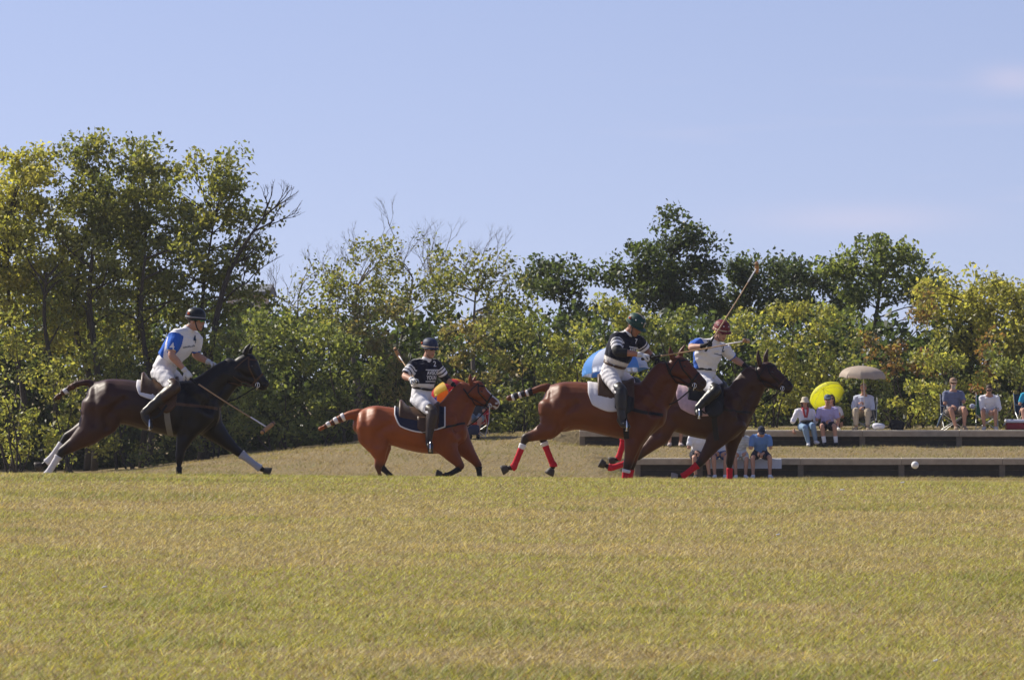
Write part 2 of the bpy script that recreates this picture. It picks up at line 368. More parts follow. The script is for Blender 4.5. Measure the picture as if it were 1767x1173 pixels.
# ---------------------------------------------------------------- timber terrace benches
wood_t = mat('weathered_sunlit_board', (0.68, 0.60, 0.47), 0.85, 0.3, 9, 0.5, bscale=60)  # plank tops paler than the fascia: sunlight on them put into the colour
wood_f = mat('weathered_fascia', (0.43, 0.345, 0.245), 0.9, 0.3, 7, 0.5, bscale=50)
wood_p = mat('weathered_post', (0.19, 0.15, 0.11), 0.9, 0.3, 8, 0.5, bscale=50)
wood_b = mat('weathered_shaded_backing', (0.075, 0.062, 0.052), 0.95, 0.3, 8, 0.5, bscale=50)  # near-black boards: the shade of the recess is put into their colour
def bench(Y, x0, x1, top, base, label, phase):
    root = empty('timber_bench', (x0, Y, base), label, 'bench', 'timber terrace benches')
    L = 2.4; xs_ = [x0] + list(np.arange(x0 + phase, x1, L)) + [x1]
    for i in range(len(xs_) - 1):
        a, b = xs_[i] + 0.004, xs_[i + 1] - 0.004; c, h = (a + b) / 2, (b - a) / 2
        for k in range(2):
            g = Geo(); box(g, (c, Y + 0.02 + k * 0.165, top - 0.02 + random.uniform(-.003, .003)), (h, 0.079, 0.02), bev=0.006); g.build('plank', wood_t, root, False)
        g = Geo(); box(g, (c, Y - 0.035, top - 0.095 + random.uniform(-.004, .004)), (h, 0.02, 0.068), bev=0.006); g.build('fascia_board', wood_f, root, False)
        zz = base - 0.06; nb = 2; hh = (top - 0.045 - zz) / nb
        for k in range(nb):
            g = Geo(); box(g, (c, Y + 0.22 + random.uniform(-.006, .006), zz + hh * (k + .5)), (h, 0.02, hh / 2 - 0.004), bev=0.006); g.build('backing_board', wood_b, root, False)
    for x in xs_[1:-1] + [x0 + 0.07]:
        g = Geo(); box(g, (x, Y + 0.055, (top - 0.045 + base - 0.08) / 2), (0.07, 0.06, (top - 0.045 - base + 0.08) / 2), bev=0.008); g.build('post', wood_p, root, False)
    return root
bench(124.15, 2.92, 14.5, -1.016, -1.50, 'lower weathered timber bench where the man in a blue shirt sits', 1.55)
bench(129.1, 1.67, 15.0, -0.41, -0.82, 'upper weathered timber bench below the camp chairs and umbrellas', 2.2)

# ---------------------------------------------------------------- trees and bushes
bark = mat('bark', (0.055, 0.045, 0.038), 0.95, 0.4, 6, 0.6, bscale=25)
bark_l = mat('pale_bark', (0.16, 0.135, 0.115), 0.95, 0.3, 6, 0.5, bscale=25)
PAL = {
    'olive': [(0.191, 0.219, 0.068), (0.257, 0.261, 0.077), (0.116, 0.145, 0.053), (0.304, 0.284, 0.089)],
    'yellow': [(0.377, 0.366, 0.095), (0.295, 0.303, 0.089), (0.215, 0.242, 0.081), (0.426, 0.378, 0.109)],
    'green': [(0.133, 0.176, 0.067), (0.188, 0.227, 0.079), (0.094, 0.130, 0.055), (0.253, 0.271, 0.096)],
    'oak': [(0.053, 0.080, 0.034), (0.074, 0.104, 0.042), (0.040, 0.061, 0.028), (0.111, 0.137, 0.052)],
    'dry': [(0.261, 0.215, 0.100), (0.207, 0.186, 0.094), (0.160, 0.143, 0.079), (0.352, 0.259, 0.120)],
    'rust': [(0.273, 0.094, 0.054), (0.196, 0.084, 0.049), (0.169, 0.114, 0.053), (0.236, 0.158, 0.059)],
}
def leaves(C0, n_per, rad, size, pal, seed, flat=0.8):
    """diamond leaves scattered round the clump centres; returns verts, faces, colours"""
    r = np.random.default_rng(seed); k = len(C0); n = k * n_per
    ctr = np.repeat(np.asarray(C0), n_per, 0)
    o = r.normal(0, 1, (n, 3)); o /= np.linalg.norm(o, axis=1)[:, None]; o *= (r.random(n) ** 0.45)[:, None]
    rr = np.repeat(rad if not np.isscalar(rad) else np.full(k, rad), n_per)[:, None]
    p = ctr + o * rr * np.array([1.0, 1.0, flat])
    d = r.normal(0, 1, (n, 3)); d[:, 2] -= 0.25; d /= np.linalg.norm(d, axis=1)[:, None]
    e = r.normal(0, 1, (n, 3)); e -= (e * d).sum(1)[:, None] * d; e /= np.linalg.norm(e, axis=1)[:, None]
    s = (size * r.uniform(0.6, 1.35, n))[:, None]; fold = np.cross(d, e) * s * 0.10
    v = np.stack([p - d * s * 0.55, p - e * s * 0.32 + fold, p + d * s * 0.6, p + e * s * 0.32 + fold], 1).reshape(-1, 3)
    f = np.arange(n * 4).reshape(-1, 4)
    P = np.array(pal); ct = r.random((k, len(P))) ** 3; ct /= ct.sum(1)[:, None]; base = np.repeat(ct @ P, n_per, 0)
    c = 0.5 * base + 0.5 * P[r.integers(0, len(P), n)]; c = c * r.uniform(0.55, 1.45, n)[:, None]
    return v, f, np.repeat(c, 4, 0)
def branch(g, a, b, r0, r1, sag=0.15, n=5, rnd=random):
    a, b = Vector(a), Vector(b); m = (a + b) / 2 + Vector((rnd.uniform(-1, 1), rnd.uniform(-1, 1), rnd.uniform(-.3, .8))) * (b - a).length * sag
    tube(g, [a, m, b], [r0, (r0 + r1) * .55, r1], n=n, sub=3, rnd=0); return m
def twigs(g, p, d, L, r, depth, rnd):
    """bare twigs: recursive forking"""
    q = p + d * L; m = p + d * L * .5 + Vector((rnd.uniform(-1, 1), rnd.uniform(-1, 1), rnd.uniform(-1, 1))) * L * .06
    tube(g, [p, m, q], [r, r * .85, r * .65], n=4, sub=1, rnd=0)
    if depth == 0: return
    for s in range(rnd.choice((2, 2, 3))):
        nd = (d + Vector((rnd.uniform(-1, 1), rnd.uniform(-.7, .7), rnd.uniform(-.35, .75))) * .62).normalized()
        twigs(g, p + d * L * rnd.uniform(.55, 1), nd, L * rnd.uniform(.6, .85), r * .62, depth - 1, rnd)
def plant(name, cat, label, px, Y, crowns, n_per=62, size=0.14, pal='olive', r_tr=0.11, seed=1, group=None, clump=0.48, dens=1.0, stems=1, bare=0, pale=False, sparse=0.0, basez=None, twig_len=1.0):
    """crowns: (px, py, rx_m, rz_m, ry_m) lobes at depth Y. Trunk and limbs reach every clump."""
    rnd = random.Random(seed); r = np.random.default_rng(seed)
    bx = (px - CX) / F_PX * Y; bz = float(gz(bx, Y)) if basez is None else basez
    root = empty(name, (bx, Y, bz), label, cat, group)
    base = Vector((bx, Y, bz - 0.1)); cl = []
    for (cx, cy, rx, rz, ry) in crowns:
        c = W(cx, cy, Y); k = max(2, int(dens * 17 * rx * rz * (0.6 + 0.4 * ry)))
        o = r.normal(0, 1, (k, 3)); o /= np.linalg.norm(o, axis=1)[:, None]; o *= (r.random(k) ** 0.40)[:, None]
        q = np.array(c) + o * np.array([rx, ry, rz]) ; q[:, 2] = np.maximum(q[:, 2], bz + 0.12); cl.append(q)
    cl = np.vstack(cl); g = Geo()
    top = cl[:, 2].max(); H = top - bz; mid = cl.mean(0)
    trunks = []
    for s in range(stems):
        t = cl[r.integers(0, len(cl))] if stems > 1 else np.array([mid[0], mid[1], bz + H * 0.80])
        b0 = base + Vector((rnd.uniform(-.3, .3), rnd.uniform(-.2, .2), 0)) * (stems > 1)
        pts = [b0]
        for q in (0.3, 0.6, 1.0):
            pts.append(Vector(b0).lerp(Vector(t), q) + Vector((rnd.uniform(-1, 1), rnd.uniform(-1, 1), 0)) * 0.05 * H * (q < 1))
        tube(g, pts, [r_tr, r_tr * .8, r_tr * .55, r_tr * .2], n=7, sub=3, rnd=0); trunks.append(catmull([tuple(p) for p in pts], 6))
    T = np.vstack(trunks)
    for c in cl:
        d = np.linalg.norm((T - c) * [1, 1, 1.2], axis=1) + np.where(T[:, 2] > c[2] - 0.15, 3.0, 0)
        a = T[d.argmin()]; L = np.linalg.norm(a - c)
        if L > 0.25 and rnd.random() < (0.45 if stems == 1 else 0.2): branch(g, a, c, min(0.030, 0.008 + 0.010 * L), 0.005, rnd=rnd)
    for _ in range(bare):
        c = Vector(cl[r.integers(0, len(cl))]); c = c if c.z > bz + H * .45 else Vector((c.x, c.y, bz + H * .6))
        twigs(g, c, Vector((rnd.uniform(-.5, .5), rnd.uniform(-.3, .3), 1)).normalized(), rnd.uniform(.5, .85) * twig_len, 0.0095, 4, rnd)
    g.build('trunk' if stems == 1 else 'stems', bark_l if pale else bark, root)
    if sparse: cl = cl[r.random(len(cl)) > sparse]
    v, f, c = leaves(cl, int(n_per * 1.3), clump * r.uniform(0.6, 1.25, len(cl)), size * .87, PAL[pal] if isinstance(pal, str) else pal, seed + 5)
    ok = v[:, 2] > -9; me = mesh_np('crown', v, f, c, smooth=False)
    tag(link('crown' if stems == 1 else 'foliage', me, leaf_mat('leaf'), root), kind='stuff')
    return root

TG, BG = 'trees along the far side of the field', 'bushes behind the bank'
YL = 138
plant('tree', 'tree', 'tall leafy tree at the left edge of the picture', 20, YL, [(10, 330, 1.5, 1.15, 1.6), (45, 290, 0.9, .7, 1), (-30, 440, 1.8, 1.8, 1.6), (45, 420, 1.5, 1.3, 1.5), (20, 520, 1.6, .9, 1.4), (75, 560, 1.0, .8, 1)], seed=11, dens=.72, group=TG, pal='yellow', r_tr=.11, n_per=80)
plant('tree', 'tree', 'tallest tree, its pointed top above the tail of the black horse', 150, YL + 1, [(125, 265, .75, .75, .8), (165, 250, .6, .55, .7), (150, 330, 1.6, 1.1, 1.5), (130, 420, 1.7, 1.2, 1.6), (190, 400, 1.2, 1.2, 1.3), (150, 500, 1.6, 1.0, 1.4), (180, 570, 1.2, .9, 1.0)], seed=12, dens=.72, group=TG, pal='olive', r_tr=.12, n_per=78)
plant('tree', 'tree', 'tall olive tree rising behind the rider in the white and blue jersey', 255, YL + 2, [(235, 285, 1.0, .9, 1.1), (262, 320, 1.1, .9, 1.2), (225, 380, 1.3, 1.0, 1.4), (285, 400, 1.3, 1.1, 1.4), (260, 480, 1.5, 1.0, 1.4), (280, 570, 1.2, .9, 1.0)], seed=13, dens=.72, group=TG, pal='olive', r_tr=.10, n_per=74)
plant('tree', 'tree', 'wide tree with a bare limb reaching right, beside the open sky', 345, YL, [(385, 300, .95, .7, 1), (345, 350, 1.2, 1.0, 1.3), (405, 365, .95, .9, 1.1), (330, 440, 1.4, 1.0, 1.4), (425, 520, .8, .5, .9), (400, 430, 1.1, .7, 1.1), (425, 462, .8, .35, .6), (360, 510, 1.2, .8, 1.2)], seed=14, dens=.72, group=TG, pal='olive', r_tr=.10, n_per=72)
def bare_limb():
    g = Geo(); rnd = random.Random(5); root = empty('tree', W(352, 800, YL - 1.2), 'slender dead tree whose bare branches stick out past the leafy crown', 'tree', TG)
    b = Vector(root.location); b.z = float(gz(b.x, b.y)) - .1
    p = [b, W(360, 640, YL - 1.2), W(385, 500, YL - 1.2), W(420, 425, YL - 1.2), W(455, 375, YL - 1.2)]
    tube(g, p, [.11, .09, .07, .045, .02], n=7, rnd=0)
    for s, e in (((455, 375), (490, 345)), ((440, 398), (488, 372)), ((455, 375), (470, 335)), ((385, 500), (405, 420)), ((405, 455), (440, 440)), ((385, 520), (450, 470))):
        a, q = W(*s, YL - 1.2), W(*e, YL - 1.2); d = (q - a)
        twigs(g, a, d.normalized(), d.length * .7, .028, 4, rnd)
    g.build('trunk', bark, root)
bare_limb()
for i, (px, dy, h) in enumerate(((92, -1.5, 330), (163, -1.0, 380), (240, -1.3, 350))):
    pass
plant('tree', 'tree', 'thin autumn tree with bare twigs on top, left of the chestnut horse rider', 615, 141, [(645, 440, .75, .6, .8), (620, 490, 1.1, .7, 1.1), (580, 525, 1.0, .6, 1.0), (660, 520, 1.1, .8, 1.1), (560, 560, 1.0, .6, 1)], seed=21, group=TG, pal=PAL['dry'][:2] + PAL['olive'] + PAL['green'], bare=9, sparse=.0, n_per=46, size=.12, r_tr=.1, pale=True, twig_len=.8)
plant('tree', 'tree', 'nearly leafless tree of fine twigs above the bushes in the middle', 690, 143, [(700, 440, .8, .7, .8), (725, 490, 1.1, .8, 1.0), (680, 520, 1.1, .7, 1.0), (755, 450, .6, .6, .7)], seed=22, group=TG, pal=PAL['dry'][:2] + PAL['olive'] + PAL['green'], bare=10, sparse=.15, n_per=42, size=.11, r_tr=.1, pale=True, twig_len=.85)
plant('tree', 'tree', 'autumn tree with a bare twiggy crown right of the navy jersey rider', 800, 141, [(805, 470, 1.0, .6, 1.0), (855, 470, .8, .5, .8), (775, 505, 1.1, .7, 1.1), (850, 520, 1.1, .6, 1.0), (890, 495, .7, .5, .8)], seed=23, group=TG, pal=PAL['dry'][:2] + PAL['olive'] + PAL['green'], bare=9, sparse=.05, n_per=46, size=.12, r_tr=.1, pale=True, twig_len=.7)
plant('tree', 'tree', 'bare twiggy sapling rising left of the middle bushes', 540, 144, [(510, 510, .8, .6, .8), (560, 480, .8, .6, .8), (470, 520, .7, .5, .7)], seed=24, group=TG, pal=PAL['dry'][:2] + PAL['olive'] + PAL['green'], bare=7, sparse=.4, n_per=34, size=.11, r_tr=.07, pale=True, twig_len=.6)
plant('tree', 'tree', 'dark green tree left of the tall oak, in the middle distance', 970, 150, [(960, 478, 1.0, .55, 1.2), (1005, 480, .9, .6, 1), (925, 490, .8, .5, 1), (985, 535, 1.2, .6, 1)], seed=31, group=TG, pal='oak', r_tr=.13, n_per=80, size=.14)
plant('tree', 'tree', 'tallest dark green oak on the right, above the green helmet', 1150, 150, [(1175, 400, .8, .75, .9), (1210, 410, .5, .5, .6), (1125, 440, .9, .6, 1.0), (1080, 475, .8, .6, .9), (1180, 465, 1.3, .8, 1.3), (1115, 510, 1.3, .8, 1.3), (1200, 525, 1.3, .7, 1.3)], seed=32, group=TG, pal='oak', r_tr=.17, n_per=85, size=.14)
plant('tree', 'tree', 'low dark oak behind the raised mallet', 1280, 151, [(1265, 475, .9, .55, 1.1), (1310, 478, 1.0, .55, 1.2), (1245, 530, 1.1, .6, 1.1), (1330, 525, 1.1, .7, 1.1)], seed=33, group=TG, pal='oak', r_tr=.14, n_per=85, size=.14)
plant('tree', 'tree', 'flat-topped dark oak right of the raised mallet', 1385, 152, [(1365, 480, 1.0, .55, 1.1), (1415, 480, .9, .5, 1.0), (1390, 530, 1.3, .7, 1.2), (1440, 525, 1.0, .7, 1.1)], seed=34, group=TG, pal='oak', r_tr=.14, n_per=85, size=.14)
plant('tree', 'tree', 'round-headed green tree above the tan umbrella', 1510, 146, [(1540, 432, .9, .55, 1), (1490, 450, 1.0, .6, 1.1), (1580, 460, .6, .5, .8), (1450, 475, .8, .55, .9), (1530, 500, 1.4, .7, 1.2), (1600, 505, .9, .7, .9), (1470, 530, 1.1, .7, 1.1)], seed=35, group=TG, pal='green', r_tr=.15, n_per=78, size=.14)
plant('tree', 'tree', 'yellow-green tree above the bearded man in the camp chair', 1660, 142, [(1640, 515, 1.1, .7, 1.1), (1690, 510, .9, .6, 1), (1670, 570, 1.3, .8, 1.2), (1730, 530, .9, .6, 1)], seed=36, group=TG, pal='yellow', r_tr=.12, n_per=74)
plant('tree', 'tree', 'yellow-green tree at the right edge of the picture', 1765, 141, [(1760, 515, .7, .7, .9), (1785, 560, 1.0, .9, 1.1), (1740, 590, .9, .8, 1)], seed=37, group=TG, pal='yellow', r_tr=.12, n_per=74)
def bush(*a, **k):
    p = k.pop('pal'); extra = {'yellow': 'green', 'olive': 'green', 'green': 'olive', 'dry': 'green', 'rust': 'olive'}[p]
    k.setdefault('clump', .38); k.setdefault('dens', .85)
    return plant('bush', 'bush', *a, group=BG, stems=6, r_tr=.03, pal=PAL[p] + PAL[extra][:2], **k)
bush('bright yellow-green bush at the left edge below the tall trees', 20, 134.5, [(15, 570, .75, .6, .7), (40, 640, .8, .7, .7), (10, 720, .9, .8, .7)], seed=41, clump=.44, pal='yellow', n_per=62, size=.12)
bush('leafy bush behind the trailing tail of the black horse', 120, 135, [(110, 660, .9, .9, .7), (130, 750, 1.0, .7, .7), (60, 770, .8, .5, .7)], seed=42, clump=.44, pal='yellow', n_per=60, size=.13)
bush('leafy bush behind the hindquarters of the black horse', 220, 135.5, [(200, 620, .9, .9, .7), (230, 700, 1.0, .9, .7), (240, 770, .9, .5, .7)], seed=43, clump=.44, pal='olive', n_per=55, size=.12)
bush('olive bush behind the neck of the black horse', 370, 136, [(370, 600, 1.0, .8, .8), (340, 680, 1.0, .9, .8), (390, 720, 1.0, .7, .8), (330, 760, .9, .5, .6)], seed=44, clump=.44, pal='olive', n_per=60, size=.12)
bush('rounded green bush in front of the muzzle of the black horse', 480, 134.5, [(470, 560, .9, .7, .8), (500, 640, 1.1, .9, .9), (450, 700, .9, .8, .8), (510, 720, 1.0, .6, .8)], seed=45, pal='green', n_per=70, size=.13)
bush('dense green bush left of the tail of the chestnut horse', 580, 134, [(570, 580, 1.0, .7, .9), (600, 650, 1.1, .9, .9), (560, 710, 1.1, .6, .8)], seed=46, pal='green', n_per=70, size=.13)
bush('olive bush behind the back of the navy jersey rider', 680, 135.5, [(670, 560, 1.0, .6, .9), (690, 630, 1.1, .8, .9), (650, 700, 1.0, .7, .8)], seed=47, pal='dry', n_per=66, size=.12)
bush('olive bush in front of the face of the navy jersey rider', 800, 136, [(790, 570, 1.1, .6, .9), (820, 640, 1.1, .8, .9), (790, 700, 1.0, .6, .8)], seed=48, pal='dry', n_per=68, size=.12)
bush('yellowing bush between the chestnut horse and the tail of the bay', 900, 135, [(890, 570, 1.0, .7, .9), (910, 650, 1.1, .8, .9), (900, 720, 1.2, .5, .8)], seed=49, pal='olive', n_per=70, size=.12)
bush('yellow-green bush behind the rump of the bay horse', 985, 135.5, [(980, 590, .9, .7, .9), (1000, 660, 1.0, .8, .9), (970, 715, 1.0, .5, .8)], seed=50, pal='yellow', n_per=68, size=.12)
bush('yellow-green bush behind the green helmet', 1080, 137, [(1070, 530, .9, .7, .9), (1110, 580, 1.0, .7, .9), (1060, 650, 1.1, .9, .9)], seed=51, pal='yellow', n_per=68, size=.12)
bush('tall bush between the green helmet and the maroon helmet', 1165, 137, [(1160, 570, .8, .6, .9), (1180, 640, 1.0, .9, .9), (1150, 710, 1.0, .6, .9)], seed=52, pal='green', n_per=68, size=.12)
bush('yellow-green bush right of the maroon helmet', 1320, 136, [(1330, 560, 1.1, .55, .9), (1290, 580, .8, .6, .9), (1340, 640, 1.1, .9, .9), (1300, 710, 1.1, .6, .9)], seed=53, pal='yellow', n_per=70, size=.12)
bush('yellow-green bush above the yellow umbrella', 1430, 135.5, [(1420, 560, .9, .6, .9), (1440, 620, 1.0, .8, .9), (1400, 700, 1.1, .6, .9)], seed=54, pal='yellow', n_per=70, size=.12)
bush('red-leaved vine-grown bush right of the tan umbrella', 1560, 136.5, [(1580, 545, .45, .9, .6), (1520, 590, .7, .5, .7), (1570, 640, .7, .8, .7)], seed=55, pal='rust', n_per=60, size=.12)
bush('green bush directly behind the man under the tan umbrella', 1500, 134, [(1490, 680, 1.0, .8, .8), (1530, 715, .9, .5, .7)], seed=56, pal='olive', n_per=60, size=.12)
bush('low bright bush between the tan umbrella and the bearded man', 1580, 133, [(1575, 700, .8, .55, .6), (1600, 680, .6, .6, .6)], seed=57, pal='yellow', n_per=58, size=.12)
bush('yellow-green bush behind the bearded man in the camp chair', 1640, 134.5, [(1630, 610, .9, .7, .8), (1650, 690, 1.1, .7, .8)], seed=58, pal='yellow', n_per=66, size=.12)
bush('reddish-leaved bush behind the man in the white shirt', 1715, 136, [(1705, 620, .55, .7, .6), (1720, 680, .6, .6, .6)], seed=59, pal='rust', n_per=50, size=.12)
bush('green bush at the right edge behind the red cooler', 1740, 134.5, [(1750, 650, .9, .9, .8), (1730, 715, 1.0, .5, .7)], seed=60, pal='olive', n_per=66, size=.12)
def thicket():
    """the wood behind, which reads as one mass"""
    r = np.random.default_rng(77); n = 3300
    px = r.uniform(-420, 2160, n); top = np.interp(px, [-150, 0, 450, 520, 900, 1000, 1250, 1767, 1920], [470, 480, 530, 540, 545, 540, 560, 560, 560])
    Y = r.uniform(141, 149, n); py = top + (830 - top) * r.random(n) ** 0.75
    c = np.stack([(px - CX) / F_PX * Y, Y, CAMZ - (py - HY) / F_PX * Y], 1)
    v, f, col = leaves(c, 44, 0.62, 0.20, PAL['oak'], 78)  # dark palette: shade in the gaps between bushes put into the leaf colour
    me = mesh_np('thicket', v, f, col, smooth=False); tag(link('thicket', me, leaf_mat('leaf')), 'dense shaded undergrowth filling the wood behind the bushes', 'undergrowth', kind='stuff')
thicket()
for i, (px, Y, top, r0, lb) in enumerate(((92, 136.5, 470, .075, 'dark slim trunk standing left of the tail of the black horse'), (162, 136.8, 430, .10, 'dark thick trunk above the rump of the black horse'), (243, 137, 440, .08, 'dark trunk left of the rider in the white and blue jersey'))):
    b = W(px, 700, Y); b.z = float(gz(b.x, Y)) - .1; root = empty('tree', b, lb, 'tree', TG); g = Geo(); rnd = random.Random(i)
    t = W(px - 12 + 10 * i, top, Y); m1 = b.lerp(t, .4) + Vector((.12, 0, 0)); m2 = b.lerp(t, .75) + Vector((-.1, .1, 0))
    tube(g, [b, m1, m2, t], [r0, r0 * .85, r0 * .7, r0 * .4], n=9, sub=5, rnd=0)
    tips = []
    for k in range(7):
        s = m2.lerp(t, rnd.uniform(-.6, 1)); e = s + Vector((rnd.uniform(-1, 1), rnd.uniform(-.4, .6), rnd.uniform(.2, .9))) * 1.1; branch(g, s, e, .035, .01, rnd=rnd); tips.append(tuple(e))
    g.build('trunk', bark, root)
    v, f, c = leaves(np.array(tips), 80, .5, .12, PAL['olive'], 300 + i); tag(link('crown', mesh_np('crown', v, f, c, smooth=False), leaf_mat('leaf'), root), kind='stuff')
def house():
    Y = 205; root = empty('house', W(422, 800, Y), 'grey-roofed house half hidden behind the trees, left of centre', 'house')
    wl_ = mat('house_wall', (0.62, 0.52, 0.47), .9, .08, 3); rf = mat('roof_shingle', (0.16, 0.17, 0.19), .9, .2, 5)
    a, b = W(392, 503, Y), W(452, 830, Y); zt, zb = a.z, b.z
    g = Geo(); box(g, ((a.x + b.x) / 2, Y + 3, (zt + zb) / 2), ((b.x - a.x) / 2, 3, (zt - zb) / 2)); g.build('wall', wl_, root, False)
    g = Geo(); x0, x1, e, rz = a.x - .3, b.x + .3, .35, W(0, 488, Y).z
    g.add([(x0, Y - e, zt), (x1, Y - e, zt), (x1, Y + 3, rz), (x0, Y + 3, rz), (x0, Y + 6 + e, zt), (x1, Y + 6 + e, zt), (x0, Y - e, zt - .15), (x1, Y - e, zt - .15), (x0, Y + 6 + e, zt - .15), (x1, Y + 6 + e, zt - .15)],
          [(0, 1, 2, 3), (3, 2, 5, 4), (6, 7, 1, 0), (4, 5, 9, 8), (0, 3, 4, 8, 6), (1, 7, 9, 5, 2), (6, 8, 9, 7)]); g.build('roof', rf, root, False)
    for px in (422,):
        c = W(px, 545, Y); g = Geo(); box(g, (c.x, Y - .02, c.z), (.45, .05, .6), bev=.01); w = g.build('window', mat('window_frame', (.75, .73, .7), .6), root, False)
        g = Geo(); box(g, (c.x, Y - .075, c.z), (.37, .01, .52)); g.build('pane', mat('window_glass', (.05, .06, .08), .1, spec=.6), w, False)
house()

# ---------------------------------------------------------------- horses
leather_br = mat('brown_leather', (0.085, 0.045, 0.026), 0.45, 0.25, 25, 0.2)
leather_bk = mat('black_leather', (0.014, 0.013, 0.014), 0.5, 0.2, 25, 0.2)
steel = mat('steel', (0.75, 0.75, 0.74), 0.22, 0.05, 10, metal=1.0)
hoof_m = mat('hoof', (0.060, 0.050, 0.042), 0.6, 0.3, 30, 0.3)
eye_m = mat('eye', (0.006, 0.004, 0.003), 0.05, 0.0, spec=0.8)
def ribbon(g, pts, nrm, w, th=0.004, sub=3):
    """flat strap through pts lying on a surface with normals nrm"""
    A = catmull(np.hstack([np.array([tuple(p) for p in pts]), np.array([tuple(q) for q in nrm])]), sub); P, N = A[:, :3], A[:, 3:]
    N /= np.linalg.norm(N, axis=1)[:, None] + 1e-9; T = np.gradient(P, axis=0); T /= np.linalg.norm(T, axis=1)[:, None] + 1e-9
    S = np.cross(T, N); S /= np.linalg.norm(S, axis=1)[:, None] + 1e-9; v, f = [], []
    for p, n_, s in zip(P, N, S): v += [p - s * w / 2, p + s * w / 2, p + s * w / 2 + n_ * th, p - s * w / 2 + n_ * th]
    for i in range(len(P) - 1):
        for j in range(4): f.append((i * 4 + j, i * 4 + (j + 1) % 4, (i + 1) * 4 + (j + 1) % 4, (i + 1) * 4 + j))
    f += [(3, 2, 1, 0), tuple((len(P) - 1) * 4 + j for j in range(4))]; g.add(v, f)
class Horse:
    def __init__(s, S):
        s.S = S; D = s.D = S['D']; s.k = D / F_PX
        tx = S['torso']; x0 = tx[len(tx) // 2][0]; base = W(x0, 800, D); base.z = float(gz(base.x, D))
        s.root = empty('polo_horse', base, S['label'], 'horse', 'polo ponies at the gallop'); g = Geo()
        # barrel
        P = [W(a, (t + b) / 2, D) for a, t, b, w in tx]
        tube(g, P, [w for *_, w in tx], [(b - t) / 2 * s.k for a, t, b, w in tx], n=22, sub=4, fixed=(1, 0, 0), rnd=0.55)
        for part in ('neck', 'head'):
            q = S[part]; tube(g, [W(a[0], a[1], D + (a[4] if len(a) > 4 else 0)) for a in q], [a[3] for a in q], [a[2] * s.k for a in q], n=18, sub=4, rnd=0.7)
        s.head_np = np.array([[a[0], a[1], a[2], a[3], a[4] if len(a) > 4 else 0] for a in S['head']])
        # jaw, brow and nostril lumps
        for u, t, rr, la, side in ((-.45, 1.0, .62, .8, 0), (.55, .85, .33, .95, 0), (.25, 3.7, .42, 1.0, 0)):
            p, r, l, dy = s.hpt(t, u); blob(g, W(p[0], p[1], D + dy), (r * s.k * rr * 1.25, l * la * 1.08, r * s.k * rr))
        ear = []
        for b, t, dy in S['ears']:
            a, e = W(*b, D + dy), W(*t, D + dy * 1.15); m = a.lerp(e, .42) + Vector((-.008, 0, 0)); ear.append((a - (e - a) * .25, a, m, e))
        s.legs = []
        for L in S['legs']:
            dy0, dy1 = L['dy']; n = len(L['p']); pts = []; ra = []; rb = []
            for i, (x, y, r) in enumerate(L['p']):
                dy = dy0 + (dy1 - dy0) * min(1, i / 4); pts.append(W(x, y, D + dy)); rb.append(r * s.k); ra.append(min(max(r * s.k * .82, .026), .135))
                thin = (1, 1, 1, .95, .93, .82, .80, .90, .9)[i]; rb[-1] *= thin; ra[-1] *= thin
            q = np.hstack([np.array([tuple(p) for p in pts]), np.array(ra)[:, None], np.array(rb)[:, None]]); R_ = [q[0]]
            for i in range(n - 1): R_ += [q[i] + (q[i + 1] - q[i]) * t for t in ((.5, 1) if i < 2 else (.28, .72, 1))]
            R_ = np.array(R_); tube(g, R_[:, :3], R_[:, 3], R_[:, 4], n=14, sub=3, rnd=.6); s.legs.append((pts, ra, rb, L))
        tp = S['tail']; tpts = [W(x, y, D) for x, y, r in tp]; tube(g, tpts, [r * s.k for *_, r in tp], n=10, sub=4); A_ = catmull([(*tuple(p), r * s.k) for p, (_, _, r) in zip(tpts, tp)], 6)
        for i in range(len(A_) // 2, len(A_), 2): blob(g, A_[i][:3] + [0, .004 * (-1) ** i, 0], A_[i][3] * 1.25, n=8, m=6)
        blob(g, A_[-1][:3] + (A_[-1][:3] - A_[-3][:3]) * .6, A_[-1][3] * 1.35, n=8, m=6)
        me = remesh(g, S.get('vox', 0.0135), 7); g = Geo(); v = s.relief(coords(me), me); g.add(v, [tuple(p.vertices) for p in me.polygons]); bpy.data.meshes.remove(me)
        for e in ear: tube(g, e, [.032, .034, .031, .006], [.032, .034, .030, .005], n=10, sub=4, rnd=.4)
        me = g.mesh('body'); v = coords(me); x, y = proj(v); cols = S['coat'](x, y, v, s); set_cols(me, cols)
        s.me = me; s.bvh = bvh_of(me); s.body = link('body', me, vmat('horse_coat', 0.50, 0.34, 0.32, 6, 0.5, 8), s.root)
        # hooves
        for pts, ra, rb, L in s.legs:
            h = L['hoof']; a = pts[-1]; d = (W(h[0], h[1], a.y) - a); d = d.normalized() if d.length > 1e-6 else Vector((0, 0, -1)); g = Geo()
            up = d.cross(Vector((0, 1, 0))); tube(g, [a + d * .005, a + d * .035, a + d * .085], [.040, .047, .055], [.040, .052, .064], n=14, sub=2, rnd=0.12); g.build('hoof', L.get('hm', hoof_m), s.root)
            if 'wrap' in L:
                for i0, i1, m, dr in L['wrap']:
                    A = catmull(np.hstack([np.array([tuple(p) for p in pts]), np.array(ra)[:, None], np.array(rb)[:, None]]), 6)
                    B = A[int(i0 * 6):int(i1 * 6) + 1]; g = Geo(); wob = 1 + 0.03 * np.sin(np.arange(len(B)) * 2.2)
                    tube(g, B[:, :3], (B[:, 3] + dr) * wob, (B[:, 4] + dr) * wob, n=14, sub=2, rnd=.25); g.build('leg_wrap', m, s.root)
